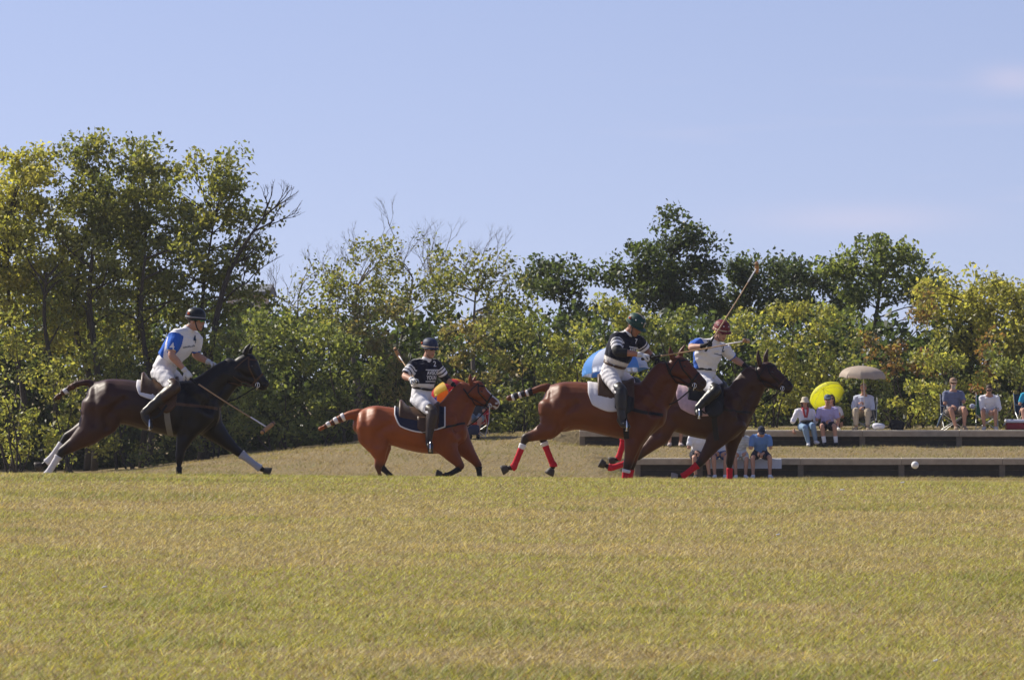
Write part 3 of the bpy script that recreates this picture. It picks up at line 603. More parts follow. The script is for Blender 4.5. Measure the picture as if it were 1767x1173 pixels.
        # tail tape
        A = catmull([(*tuple(p), r * s.k) for p, (_, _, r) in zip(tpts, tp)], 8); i0 = int(len(A) * S.get('tape0', .5)); n = 0
        for i in range(i0, len(A) - 2, 3):
            B = A[i:i + 3 - (n % 2)]; g = Geo(); tube(g, B[:, :3] + [0, 0, .004 * math.sin(i)], B[:, 3] * 1.15 + .006 + .004 * math.sin(i * 1.7), n=10, sub=2, rnd=.3); g.build('tail_tape', S['tape'][n % len(S['tape'])], s.root); n += 1
        for sd in (-1, 1):
            p, r, l, dy = s.hpt(.95, .42); h = s.ray(p[0], p[1], sd, dy)
            if h: g = Geo(); blob(g, h[0] + h[1] * -.004, (.017, .008, .014)); g.build('eye', eye_m, s.root)
        s.bridle()
    def relief(s, v, me):
        """muscle relief: shallow grooves and swells along the shoulder, flank, thigh, neck and cheek"""
        x, y = proj(v); T = np.array(s.S['torso'], float); q = lambda i, w: (T[i, 0], T[i, 1] + (T[i, 2] - T[i, 1]) * w); sc = 145 / (1 / s.k); n = len(T)
        nk = np.array([a[:3] for a in s.S['neck']]); hp = lambda t, u: tuple(s.hpt(t, u)[0])
        nm = np.empty(len(me.vertices) * 3, np.float32); me.vertices.foreach_get('normal', nm); nm = nm.reshape(-1, 3)
        L = [([q(n - 3, .12), q(n - 2, .40), (T[n - 1, 0] - 4, T[n - 1, 1] + 26)], 7, -.016), ([q(n - 3, .30), q(n - 3, .62), q(n - 3, .95)], 8, -.014), ([q(n - 2, .25), q(n - 2, .55)], 9, .014),
             ([q(4, .45), q(3, .72), q(3, 1.0)], 8, -.016), ([q(2, .10), q(2, .45), q(2, .9)], 7, -.010), ([q(3, .12), q(3, .30)], 9, .012), ([q(2, .5), q(3, .6)], 12, .012),
             ([(nk[0][0] + 12, nk[0][1] + 12), (nk[2][0] + 6, nk[2][1] + 9)], 6, -.011), ([(nk[0][0] - 4, nk[0][1] - 12), (nk[2][0] - 4, nk[2][1] - 8)], 8, .010),
             ([hp(.9, -.75), hp(1.5, -.55), hp(1.9, -.2)], 4, -.008), ([hp(1.2, .30), hp(2.6, .12)], 3, .006), ([hp(3.75, .25), hp(3.9, .35)], 2.2, -.012), ([hp(3.3, -.55), hp(4, -.45)], 2, -.008)]
        d0 = np.zeros(len(v))
        for pts, w, amp in L:
            A = catmull(np.array(pts, float), 8); d = np.full(len(v), 1e9)
            for p in A: d = np.minimum(d, (x - p[0]) ** 2 + (y - p[1]) ** 2)
            d0 += amp * np.exp(-d / (2 * (w * .145 / s.k / 9.35 * .9) ** 2) ) if False else amp * np.exp(-d / (2 * (w * .7) ** 2))
        return v + 2.6 * nm * d0[:, None] * np.clip(np.abs(nm[:, 1:2]) * 1.6, 0, 1)
    def hpt(s, t, u):
        """point of the head profile: t along it, u across (+ forehead side)"""
        H = s.head_np; t = max(0, min(len(H) - 1.001, t)); i = int(t); q = H[i] + (H[i + 1] - H[i]) * (t - i); d = H[i + 1][:2] - H[i][:2]; d = d / np.linalg.norm(d)
        perp = np.array([d[1], -d[0]]); return q[:2] + perp * q[2] * u, q[2], q[3], q[4]
    def ray(s, px, py, side, dy=0):
        o = W(px, py, s.D + dy) + Vector((0, side * 1.2, 0)); loc, nr, i, d = s.bvh.ray_cast(o, Vector((0, -side, 0)), 2.4); return (loc, nr) if loc is not None else None
    def strap(s, name, pts, m, w=.022, sides=(-1, 1), dy=0, parent=None):
        for sd in sides:
            P, N = [], []
            A = catmull(np.array(pts, float), 4)
            for x, y in A:
                h = s.ray(x, y, sd, dy)
                if h: P.append(h[0] + h[1] * .004); N.append(h[1])
                elif P: P.append(W(x, y, P[-1].y)); N.append(N[-1])
            if len(P) > 2: g = Geo(); ribbon(g, P, N, w, sub=1); g.build(name, m, parent or s.root, False)
    def bridle(s):
        m = s.S['tack']; H = lambda *tu: [s.hpt(t, u)[0] for t, u in tu]; dy = s.S['head'][1][4] if len(s.S['head'][1]) > 4 else 0
        s.strap('cheek_strap', H((0, .55), (1, .2), (2, -.05), (2.9, -.45)), m, .018, dy=dy); s.strap('brow_band', H((0.2, .45), (.45, .75), (.6, .97)), m, .02, dy=dy)
        s.strap('nose_band', H((2.45, -.95), (2.5, 0), (2.55, .97)), s.S.get('nose', m), .022, dy=dy); s.strap('throat_strap', H((0, .5), (.2, -.2), (.5, -.95)), m, .014, dy=dy)
        p, r, l, dd = s.hpt(3.0, -.55)
        for sd in (-1, 1):
            g = Geo(); c = W(p[0], p[1], s.D + dd + sd * (l + .010)); R = .024
            tube(g, [c + Vector((math.cos(a) * R, 0, math.sin(a) * R * 1.25)) for a in np.linspace(0, 2 * math.pi, 13)], .0042, n=6, sub=2, rnd=0)
            tube(g, [c + Vector((.006, 0, .03)), c + Vector((-.012, 0, -.06))], .0045, n=6, sub=1); g.build('bit', steel, s.root)
        s.bit = [W(p[0] - 2, p[1] + 3, s.D + dd + sd * (l + .014)) for sd in (-1, 1)]
    def drape(s, name, x0, x1, th0, th1, off, m, nx=16, nt=22, parent=None, th=.012, cols=None):
        """cloth or leather lying on the barrel between px x0..x1, angle th0(x)..th1(x) from the top"""
        tx = np.array([(a, (t + b) / 2, (b - t) / 2) for a, t, b, w in s.S['torso']]); vi, vo = [], []
        for i in range(nx + 1):
            u = i / nx; x = x0 + (x1 - x0) * u; cy = np.interp(x, tx[:, 0], tx[:, 1]); c = W(x, cy, s.D); a0, a1 = th0(u), th1(u)
            for j in range(nt + 1):
                w_ = j / nt; a = math.radians(a0 + (a1 - a0) * w_); d = Vector((0, -math.sin(a), math.cos(a)))
                loc, nr, _, _ = s.bvh.ray_cast(c + d * 1.0, -d, 1.2); r = (loc - c).length if loc is not None else .35; hh = np.interp(x, tx[:, 0], tx[:, 2]) * s.k; r = min(r, hh * (1.04 if abs(a) < .5 else 1.25))
                o = off(u, math.degrees(a)); vi.append(c + d * (r + .002)); vo.append(c + d * (r + max(th, o)))
        n1 = nt + 1; N = len(vi); f = []
        for i in range(nx):
            for j in range(nt):
                q = (i * n1 + j, i * n1 + j + 1, (i + 1) * n1 + j + 1, (i + 1) * n1 + j); f.append(q); f.append(tuple(k + N for k in q)[::-1])
        edge = [i * n1 for i in range(nx + 1)] + [nx * n1 + j for j in range(1, n1)] + [i * n1 + nt for i in range(nx - 1, -1, -1)] + [j for j in range(nt - 1, 0, -1)]
        for a, b in zip(edge, edge[1:] + edge[:1]): f.append((a, b, b + N, a + N))
        g = Geo(); g.add([tuple(p) for p in vi + vo], f); me = g.mesh(name)
        bm = bmesh.new(); bm.from_mesh(me); bmesh.ops.recalc_face_normals(bm, faces=bm.faces); bm.to_mesh(me); bm.free()
        o = link(name, me, m, parent or s.root); s.edge = [vo[k] for k in edge]; return o
    def saddle(s, pad, pad_th, pad_m, seat, seat_m, flap_m, foot, cantle=.10, pipe=None, girth_m=None, quilt=True):
        rnd_ = lambda u, T: T * (0.86 + 0.14 * math.sin(math.pi * min(1, max(0, u)))) * (1 - .35 * max(0, 1 - u / .12) ** 2)
        po = s.drape('saddle_pad', *pad, lambda u: -rnd_(u, pad_th), lambda u: rnd_(u, pad_th), lambda u, a: .016 + (.0035 * abs(math.sin(u * 24)) if quilt else 0), pad_m, nx=34, nt=44)
        if pipe is not None:
            g = Geo(); e = s.edge; tube(g, e + [e[0]], .011, n=6, sub=1, rnd=0); g.build('piping', pipe, po)
        x0, x1 = seat
        def off(u, a):
            k = max(0, 1 - (a / 62) ** 2); c = cantle * math.exp(-((u - .05) / .11) ** 2) * k; p = .03 * math.exp(-((u - .97) / .1) ** 2) * k; return .018 + k * (.018 + c + p)
        sa = s.drape('saddle_seat', x0, x1, lambda u: -58 - 8 * u, lambda u: 58 + 8 * u, off, seat_m, nx=22, nt=22)
        f0, f1 = x0 + (x1 - x0) * .46, x0 + (x1 - x0) * .98
        for sgn in (-1, 1): s.drape('saddle_flap', f0, f1, lambda u: sgn * 50, lambda u: sgn * (82 + 16 * math.sin(u * math.pi)), lambda u, a: .026, flap_m, nx=8, nt=10)
        # girth, stirrup leathers and irons
        gx = x0 + (x1 - x0) * .72; tx = np.array([(a, t, b) for a, t, b, w in s.S['torso']]); t, b = np.interp(gx, tx[:, 0], tx[:, 1]), np.interp(gx, tx[:, 0], tx[:, 2])
        s.strap('girth', [(gx, t + (b - t) * .55), (gx + 2, t + (b - t) * .75), (gx + 5, b - 1)], girth_m or leather_bk, .07)
        for sd, ft in zip((-1, 1), foot):
            a = W(x0 + (x1 - x0) * .68, t + (b - t) * .42, s.D + sd * .36); c = Vector(ft); g = Geo()
            ribbon(g, [a, a.lerp(c, .5) + Vector((0, sd * .01, 0)), c + Vector((0, sd * .0, .10))], [Vector((0, sd, 0))] * 3, .026); g.build('stirrup_leather', leather_bk, s.root, False)
            g = Geo(); R = .058; arc = [c + Vector((.0, math.cos(q) * R, math.sin(q) * .075 + .025)) for q in np.linspace(0, math.pi, 9)]
            tube(g, arc + [c + Vector((0, -R, -.03)), c + Vector((0, R, -.03)), arc[0]], .008, n=6, sub=2, rnd=0); tube(g, [c + Vector((0, -R, -.03)), c + Vector((0, R, -.03))], [.022, .022], [.006, .006], lat=(1, 0, 0), n=8, sub=1); g.build('stirrup', steel, s.root)
    def rein(s, name, i, hand, sag=.04, m=None, r=.0075, root=None):
        a, b = s.bit[i], Vector(hand); mid = a.lerp(b, .5) - Vector((0, 0, sag)); 
        pts = catmull([tuple(a), tuple(mid), tuple(b)], 8); P = []
        for p in pts:
            p = Vector(p); loc, nr, _, d = s.bvh.find_nearest(p)
            if loc is not None and (p - loc).dot(nr) < .012 and d < .3: p = loc + nr * .014
            P.append(p)
        g = Geo(); tube(g, P, r, n=6, sub=2, rnd=0); g.build(name, m or s.S['tack'], s.root)

def coat(base, alt, mix, points, extra=None):
    """base coat, second tone by mix(x,y), dark points on the lower legs and muzzle"""
    base, alt, points = map(np.array, (base, alt, points))
    def f(x, y, v, h):
        t = mix(x, y)[:, None]; c = base * (1 - t) + alt * t
        dist = np.full(len(x), 1e9); par = np.zeros(len(x))
        for pts, ra, rb, L in h.legs:
            A = catmull(np.array([tuple(p) for p in pts]), 6); k0 = 3.2 * 6
            for i in range(len(A)):
                d = ((v - A[i]) ** 2).sum(1); m = d < dist; dist[m] = d[m]; par[m] = i - k0 - 0.0
        k = np.clip(par / 5, 0, 1) * (dist < .08 ** 2); c = c * (1 - k[:, None]) + points * k[:, None]
        p, r, l, dy = h.hpt(3.9, 0); d = np.hypot(x - p[0], y - p[1]); k = np.clip(1.5 - d / (r * 1.5), 0, 1)[:, None]; c = c * (1 - .85 * k) + points * .85 * k
        tp = h.S['tail']
        if extra: c = extra(c, x, y, v, h)
        return c
    return f
BLK = (0.011, 0.0095, 0.0105)
red = mat('red_bandage', (0.55, 0.018, 0.035), 0.85, 0.2, 40, 0.4, bscale=90); wht = mat('white_tape', (0.78, 0.76, 0.75), 0.8, 0.08, 40, 0.2)
gry = mat('grey_boot', (0.40, 0.40, 0.45), 0.9, 0.15, 60, 0.4); lgt = mat('pale_boot', (0.66, 0.64, 0.65), 0.9, 0.12, 60, 0.4); dkb = mat('black_boot', (0.02, 0.02, 0.025), 0.7, 0.2, 60, 0.3)
hoof_l = mat('pale_hoof', (0.30, 0.27, 0.25), 0.7, 0.25, 30, 0.2); brn_tape = mat('bound_hair', (0.10, 0.04, 0.022), .6, .3, 40, .3)
pad_w = mat('quilted_pad', (0.74, 0.71, 0.72), 0.95, 0.08, 60, 0.3); navy_pad = mat('navy_pad', (0.022, 0.026, 0.055), 0.95, 0.2, 60, 0.3)

H1 = Horse(dict(D=62, label='black-brown polo horse at full stretch with grey leg boots, leftmost of the horses', tack=leather_br,
    torso=[(148, 686, 714, .10), (153, 671, 730, .20), (162, 661, 738, .25), (185, 654, 736, .275), (214, 654, 733, .27), (245, 658, 741, .285), (285, 661, 751, .30), (318, 656, 755, .275), (345, 658, 751, .24), (368, 678, 736, .16)],
    neck=[(340, 692, 38, .17), (366, 672, 33, .13), (387, 652, 28, .108), (407, 638, 25, .094)],
    head=[(420, 620, 19, .082), (427, 636, 22.5, .095), (439, 650, 16.5, .07), (449, 659, 12.5, .056), (457, 666, 10.5, .055)],
    ears=[((424, 607), (433, 592), -.05), ((430, 609), (437, 598), .05)],
    legs=[dict(dy=(-.13, -.15), p=[(174, 694, 32), (173, 720, 37), (153, 747, 23), (129, 765, 14), (107, 779, 9.3), (98, 792, 5.5), (86, 811, 5), (81, 819, 6), (77, 827, 5)], hoof=(72, 837), wrap=[(4.7, 7, lgt, .012)]),
          dict(dy=(.13, .15), p=[(174, 694, 31), (170, 718, 34), (152, 739, 20), (129, 748, 12), (116, 753, 8.5), (104, 768, 5.5), (90, 787, 5), (80, 798, 6), (73, 803, 5)], hoof=(62, 806), wrap=[(4.9, 7, lgt, .010)]),
          dict(dy=(-.12, -.14), p=[(338, 710, 35), (326, 737, 24), (318, 757, 14.5), (312, 775, 9.5), (310, 789, 8.5), (309, 803, 5.5), (309, 820, 5), (310, 829, 6), (312, 836, 5)], hoof=(315, 845), wrap=[(5.3, 6.0, dkb, .008), (6.05, 6.9, lgt, .009)]),
          dict(dy=(.12, .13), p=[(350, 712, 34), (366, 738, 22), (386, 758, 13.5), (404, 774, 9.5), (413, 781, 8.5), (424, 789, 5.5), (441, 802, 5), (449, 807.5, 6), (455, 811, 5)], hoof=(463, 814), wrap=[(4.4, 7, gry, .013)])],
    tail=[(164, 665, 7), (150, 660, 6.2), (132, 663, 5), (115, 673, 4), (99, 685, 3.4)], tape0=.55, tape=[brn_tape, brn_tape, lgt],
    coat=coat(BLK, (0.052, 0.019, 0.012), lambda x, y: np.clip((300 - x) / 110, 0, 1) * .95, BLK)))
H2 = Horse(dict(D=72, label='bright chestnut polo horse with a white blaze and a navy saddle pad', tack=leather_bk,
    torso=[(615, 722, 746, .10), (620, 711, 757, .20), (631, 703, 766, .25), (649, 699.5, 768, .275), (673, 702, 768, .275), (700, 705, 776, .29), (730, 706, 782, .295), (757, 702, 783, .27), (779, 705, 778, .235), (796, 722, 764, .16)],
    neck=[(773, 728, 34, .165), (788, 706, 29, .13), (799, 687, 25.5, .108), (810, 673, 22, .094)],
    head=[(817, 666, 16.5, .082), (824, 680, 19.5, .095), (837, 688, 15, .07), (848, 694, 11.5, .056), (857, 698.5, 9.5, .055)],
    ears=[((813, 660), (811.5, 645), -.05), ((818, 660), (821, 649), .05)],
    legs=[dict(dy=(-.13, -.15), p=[(640, 732, 27), (646, 753, 29), (653, 774, 18.5), (656, 790, 10.5), (653, 804, 8), (654, 814, 4.8), (659, 830, 4.3), (661, 838, 5), (664, 844, 4.3)], hoof=(669, 853)),
          dict(dy=(.13, .15), p=[(642, 732, 26), (650, 752, 24), (660, 772, 16), (660, 789, 10), (657, 802, 7.5), (664, 811, 4.8), (676, 822, 4.3), (682, 828, 5), (688, 831, 4.3)], hoof=(698, 835), wrap=[(4.4, 7, dkb, .008)]),
          dict(dy=(-.12, -.14), p=[(768, 745, 31), (768, 765, 23), (779, 783, 14), (790, 797, 9.5), (795, 804, 7.6), (788, 811, 5), (775, 818, 4.3), (768, 820, 5), (763, 819.5, 4.3)], hoof=(752, 817), wrap=[(4.6, 7, dkb, .008)]),
          dict(dy=(.12, .13), p=[(780, 745, 30), (795, 765, 20), (809, 782, 12.5), (820, 795, 8.6), (825, 802, 7.6), (826.5, 811, 4.8), (828, 826, 4.3), (829, 834, 5), (832, 840, 4.3)], hoof=(836, 849), wrap=[(4.6, 7, dkb, .009)])],
    tail=[(620, 713, 9), (604, 716, 8), (590, 721, 6), (573, 729, 4), (556, 738, 3.2)], tape0=.45, tape=[wht, brn_tape],
    coat=coat((0.275, 0.066, 0.015), (0.180, 0.040, 0.011), lambda x, y: np.clip((x - 740) / 60, 0, 1), (0.10, 0.03, 0.014),
        lambda c, x, y, v, h: np.where(((np.abs(v[:, 1] - 72) < .034) & (x > 838) & (x < 863) & (y < 640 + .95 * (x - 786)))[:, None], np.array((.62, .58, .55)), c))))
H3 = Horse(dict(D=64, label='bay polo horse with red leg bandages and a black and white taped tail', tack=leather_bk,
    torso=[(936, 690, 714, .10), (941, 677, 727, .20), (948, 666, 740, .25), (968, 659, 746, .28), (993, 658, 742, .28), (1017, 660, 745, .29), (1050, 664, 753, .30), (1088, 660, 760, .275), (1115, 662, 757, .24), (1139, 684, 738, .16)],
    neck=[(1112, 702, 38, .17), (1132, 678, 33, .135, -.02), (1145, 654, 28.5, .112, -.05), (1155, 639, 24, .096, -.07)],
    head=[(1163, 626, 18.5, .084, -.08), (1174, 639, 23, .097, -.10), (1190, 650, 18, .072, -.13), (1203, 659, 14, .058, -.16), (1212, 666, 11.5, .057, -.18)],
    ears=[((1160, 615), (1156.5, 597), -.13), ((1174, 613), (1182, 595), -.03)],
    legs=[dict(dy=(-.13, -.15), p=[(958, 696, 30), (959, 718, 31), (947, 740, 19), (925, 750, 11.5), (907, 755, 8.5), (901, 770, 5.2), (890, 797, 4.8), (885, 806, 5.8), (877, 807, 4.8)], hoof=(864, 812), wrap=[(4.95, 5.25, wht, .014), (5.2, 7.2, red, .012)]),
          dict(dy=(.13, .15), p=[(960, 696, 30), (962, 722, 26), (950, 742, 14), (940, 750, 9.5), (936, 756, 8), (941, 769, 5.2), (951, 794, 4.8), (955, 803, 5.8), (953, 808, 4.8)], hoof=(948, 817), wrap=[(4.7, 5.1, wht, .014), (5.05, 7.2, red, .012)]),
          dict(dy=(-.12, -.14), p=[(1106, 712, 37), (1098, 742, 25), (1092, 765, 15.5), (1087, 787, 10.5), (1083, 803, 9), (1080, 815, 5.5), (1077, 832, 5), (1076, 840, 6), (1079, 845, 5)], hoof=(1082, 852), wrap=[(4.75, 5.1, wht, .016), (5.05, 7.1, red, .013)]),
          dict(dy=(.12, .13), p=[(1110, 712, 34), (1104, 742, 22), (1097, 765, 14), (1093, 787, 10), (1090, 801, 8.6), (1088, 813, 5.5), (1085, 830, 5), (1084, 838, 6), (1087, 844, 5)], hoof=(1090, 852), wrap=[(4.9, 7.1, red, .012)])],
    tail=[(945, 668, 8), (932, 670, 6.5), (915, 676, 5.2), (898, 681, 4.6), (882, 686, 4.4)], tape0=.46, tape=[dkb, wht],
    coat=coat((0.150, 0.042, 0.014), (0.100, 0.025, 0.010), lambda x, y: np.clip((x - 1060) / 60, 0, 1), (0.03, 0.016, 0.012))))
H4 = Horse(dict(D=69, label='dark bay polo horse on the far right with red bandages and raised head', tack=leather_bk, nose=leather_br,
    torso=[(1094, 690, 716, .13), (1100, 679, 730, .20), (1114, 670, 740, .25), (1135, 663, 746, .275), (1160, 663, 744, .275), (1190, 669, 753, .285), (1222, 672, 759, .29), (1248, 668, 762, .27), (1268, 670, 757, .235), (1283, 690, 740, .16)],
    neck=[(1260, 714, 36, .165), (1278, 691, 31, .13, -.01), (1293, 666, 27.5, .108, -.03), (1307, 648, 24.5, .094, -.05)],
    head=[(1316, 636, 18.5, .084, -.06), (1326, 648, 21.5, .095, -.08), (1342, 657, 15.5, .07, -.11), (1354, 665, 12, .057, -.14), (1362, 671, 10, .056, -.16)],
    ears=[((1311, 626), (1308, 603), -.10), ((1321, 623), (1325, 601), -.01)],
    legs=[dict(dy=(-.13, -.15), p=[(1128, 700, 30), (1144, 728, 28), (1140, 752, 17), (1118, 772, 11), (1100, 787, 8.4), (1088, 795, 5), (1062, 805, 4.6), (1052, 806, 5.5), (1045, 803, 4.6)], hoof=(1033, 797), wrap=[(4.7, 7.2, red, .012)]),
          dict(dy=(.13, .15), p=[(1126, 700, 29), (1124, 726, 26), (1104, 742, 15), (1088, 747, 10), (1078, 752, 8), (1075, 765, 5), (1069, 785, 4.6), (1066, 791, 5.5), (1062, 793, 4.6)], hoof=(1053, 796), wrap=[(4.6, 7, red, .012)]),
          dict(dy=(-.12, -.14), p=[(1258, 720, 35), (1243, 746, 24), (1229, 768, 14), (1215, 788, 9.6), (1207, 799, 8), (1198, 806, 5), (1183, 818, 4.6), (1177, 822, 5.4), (1170, 823, 4.6)], hoof=(1158, 823), wrap=[(4.6, 7.0, red, .013)], hm=hoof_l),
          dict(dy=(.12, .13), p=[(1266, 720, 34), (1265, 746, 20), (1263, 766, 12.5), (1261, 784, 9), (1259, 797, 8), (1259, 808, 5), (1259, 828, 4.6), (1260, 838, 5.4), (1263, 845, 4.6)], hoof=(1266, 855), wrap=[(5.1, 7, red, .012)])],
    tail=[(1108, 674, 8), (1096, 676, 7), (1082, 684, 6), (1070, 696, 5), (1060, 708, 4)], tape0=.5, tape=[dkb, wht],
    coat=coat((0.044, 0.016, 0.011), (0.085, 0.027, 0.014), lambda x, y: np.clip((1225 - x) / 70, 0, 1), (0.014, 0.009, 0.008))))

# ---------------------------------------------------------------- people
SKIN = (0.47, 0.25, 0.17)
def frame(fwd, up=(0, 0, 1)):
    """columns: right, forward, up of a person looking along fwd"""
    f = unit(fwd); u = Vector(up); r = f.cross(u).normalized(); u = r.cross(f).normalized(); return r, f, u
def ik(a, b, l1, l2, pole):
    a, b, pole = Vector(a), Vector(b), Vector(pole); d = b - a; L = max(min(d.length, (l1 + l2) * .999), abs(l1 - l2) * 1.01 + 1e-4); d = d.normalized()
    x = (l1 * l1 - l2 * l2 + L * L) / (2 * L); h = math.sqrt(max(0, l1 * l1 - x * x)); p = pole - d * pole.dot(d); p = p.normalized() if p.length > 1e-6 else d.orthogonal().normalized()
    return a + d * x + p * h, a + d * L
def hand_geo(g, wr, d, n, inf=0.0, curl=1.0, sc=1.0, sub=2):
    """palm, four fingers of unequal length and a thumb; d towards knuckles, n palm side"""
    d = unit(d); n = Vector(n); n = unit(n - d * n.dot(d)); s = n.cross(d).normalized(); wr = Vector(wr)
    tube(g, [wr - d * .01, wr + d * .035 * sc, wr + d * .085 * sc], [.027 + inf, .038 * sc + inf, .039 * sc + inf], [.020 + inf, .016 + inf, .013 + inf], lat=s, n=10, sub=2, rnd=.5)
    for o, ln in ((-.029, .78), (-.010, .97), (.010, 1.0), (.029, .9)):
        p = wr + d * .082 * sc + s * o * sc; a = 0.25; pts = [p]
        for L, da in ((.042, .75), (.028, .95), (.022, .8)):
            a += da * curl; p = p + (d * math.cos(a) + n * math.sin(a)) * L * ln * sc; pts.append(p)
        tube(g, pts, [.0095 + inf, .009 + inf, .0082 + inf, .007 + inf], lat=s, n=7, sub=sub, rnd=.8)
    p = wr + d * .025 * sc + s * .030 * sc; q = p + (d * .55 + s * .65 + n * .35).normalized() * .045 * sc; t = q + (d * .7 + n * .7 * min(1, curl) + s * .1).normalized() * .035 * sc
    tube(g, [p, q, t], [.013 + inf, .0105 + inf, .008 + inf], lat=n, n=7, sub=sub, rnd=.8)
def head_geo(g, c, F, sc=1.0):
    r, f, u = F; R = np.array([tuple(r), tuple(f), tuple(u)]).T; c = Vector(c)
    P = lambda a, b, d: c + (r * a + f * b + u * d) * sc
    blob(g, P(0, -.012, .03), np.array((.076, .096, .092)) * sc, R); blob(g, P(0, .020, -.035), np.array((.060, .068, .080)) * sc, R)
    blob(g, P(0, .060, -.090), np.array((.030, .026, .022)) * sc, R, 10, 7)
    tube(g, [P(0, .082, .022), P(0, .104, -.012), P(0, .100, -.025)], [.009 * sc, .013 * sc, .016 * sc], lat=r, n=8, sub=2, rnd=.7)
    tube(g, [P(-.05, .072, .030), P(0, .088, .034), P(.05, .072, .030)], .011 * sc, n=8, sub=2)
    tube(g, [P(-.022, .083, -.060), P(0, .090, -.060), P(.022, .083, -.060)], .0085 * sc, n=8, sub=2)
    for sg in (-1, 1): blob(g, P(sg * .076, -.005, .0), np.array((.010, .018, .030)) * sc, R, 8, 6)
def helmet(o, c, F, m, band, sc=1.0, peak=.03, front=.035, stripe=None, studs=False, badge=None):
    r, f, u = F; c = Vector(c); P = lambda a, b, d: c + (r * a + f * b + u * d) * sc; n = 28
    g = Geo(); rows = [(1.0, .0), (1.03, .012), (1.02, .035), (.97, .065), (.85, .095), (.62, .118), (.30, .130), (.02, .133)]
    v = [P(math.cos(t) * .102 * k, math.sin(t) * .122 * k - .008, .030 + z) for k, z in rows for t in np.arange(n) * 2 * math.pi / n]
    fa = [(i * n + j, i * n + (j + 1) % n, (i + 1) * n + (j + 1) % n, (i + 1) * n + j) for i in range(len(rows) - 1) for j in range(n)] + [tuple(range(n))[::-1], tuple((len(rows) - 1) * n + j for j in range(n))]
    g.add(v, fa); hm = g.build('helmet', m, o)
    g = Geo(); v = []
    for k in range(2):
        for q in (0, 1):
            for t in np.arange(n) * 2 * math.pi / n:
                e = 1 + (peak + front * max(0, math.sin(t)) ** 1.5) / .11 * q; dz = -.014 * q * (.4 + .6 * max(0, math.sin(t))) - .006 * k; v.append(P(math.cos(t) * .101 * e, math.sin(t) * .121 * e - .008, .034 + dz))
    fa = []
    for j in range(n):
        a, b = j, (j + 1) % n; fa += [(a, b, n + b, n + a), (2 * n + b, 2 * n + a, 3 * n + a, 3 * n + b), (n + a, n + b, 3 * n + b, 3 * n + a)]
    g.add(v, fa); g.build('brim', m, hm)
    if band is not None:
        g = Geo(); tube(g, [P(math.cos(t) * .1055, math.sin(t) * .1255 - .008, .046) for t in np.linspace(0, 2 * math.pi, n + 1)], [.004] * (n + 1), [.009] * (n + 1), lat=tuple(r), n=6, sub=1, rnd=0); g.build('band', band, hm)
    if stripe is not None:
        g = Geo(); tube(g, [P(math.sin(a) * 0 + .0, math.cos(a) * .126 - .008, .045 + math.sin(a) * .121) for a in np.linspace(.1, math.pi - .1, 13)], [.009] * 13, [.005] * 13, lat=tuple(r), n=6, sub=2, rnd=0.3); g.build('ridge', stripe, hm)
    if studs:
        for a in np.arange(8) * math.pi / 4 + .3: g = Geo(); blob(g, P(math.cos(a) * .094, math.sin(a) * .113 - .008, .105), .0085 * sc, n=8, m=6); g.build('vent_stud', wht, hm)
    if badge is not None:
        g = Geo(); q = P(.098, -.060, .085); blob(g, q, .016 * sc, n=8, m=6); g.build('badge', badge, hm)
    g = Geo(); tube(g, [P(.092, .02, .03), P(.078, .045, -.06), P(.03, .06, -.112), P(-.03, .06, -.112), P(-.078, .045, -.06), P(-.092, .02, .03)], [.008] * 6, [.003] * 6, lat=tuple(f), n=6, sub=3, rnd=0); g.build('chin_strap', leather_bk, hm)
    return hm
def glasses(o, c, F, m, sc=1.0):
    r, f, u = F; c = Vector(c); P = lambda a, b, d: c + (r * a + f * b + u * d) * sc; R = np.array([tuple(r), tuple(f), tuple(u)]).T; g = Geo()
    for sg in (-1, 1):
        blob(g, P(sg * .033, .088, .014), np.array((.032, .014, .021)) * sc, R, 10, 7); tube(g, [P(sg * .060, .080, .018), P(sg * .082, .0, .016)], .004 * sc, n=5, sub=1)
    tube(g, [P(-.03, .099, .018), P(.03, .099, .018)], .006 * sc, n=5, sub=1); g.build('glasses', m, o)
def folds(me, v, amp):
    """soft creases in cloth"""
    nm = np.empty(len(me.vertices) * 3, np.float32); me.vertices.foreach_get('normal', nm); nm = nm.reshape(-1, 3); r = np.random.default_rng(len(v)); h = np.zeros(len(v))
    for k in range(7):
        d = r.normal(0, 1, 3); d /= np.linalg.norm(d); e = r.normal(0, 1, 3); h += np.sin((v @ d) * r.uniform(30, 75) + 2.5 * np.sin((v @ e) * 9 + r.uniform(0, 6)) + r.uniform(0, 6)) * r.uniform(.3, 1)
    h = np.sign(h) * np.abs(h) ** .8 / 2.2; v = v + nm * (h * amp)[:, None]; me.vertices.foreach_set('co', v.astype(np.float32).ravel()); me.update()
def cloth(name, g, vox, m, o, colf=None, sm=3):
    me = remesh(g, vox, sm, name); v = coords(me); folds(me, v, .0075 if name in ('jersey', 'shirt') else .0045 if name in ('breeches', 'trousers', 'shorts') else .002); v = coords(me); set_cols(me, colf(v) if callable(colf) else np.tile(np.array(colf), (len(v), 1))); return link(name, me, m, o)
fabric = vmat('fabric', .9, .15, .07, 25, .35, 30, sheen=.1); skin_m = vmat('skin', .55, .35, .06, 30, .05, 60); boot_m = vmat('boot_leather', .4, .4, .15, 20, .15, 30)
knit = vmat('breeches_fabric', .9, .15, .05, 20, .75, 22)
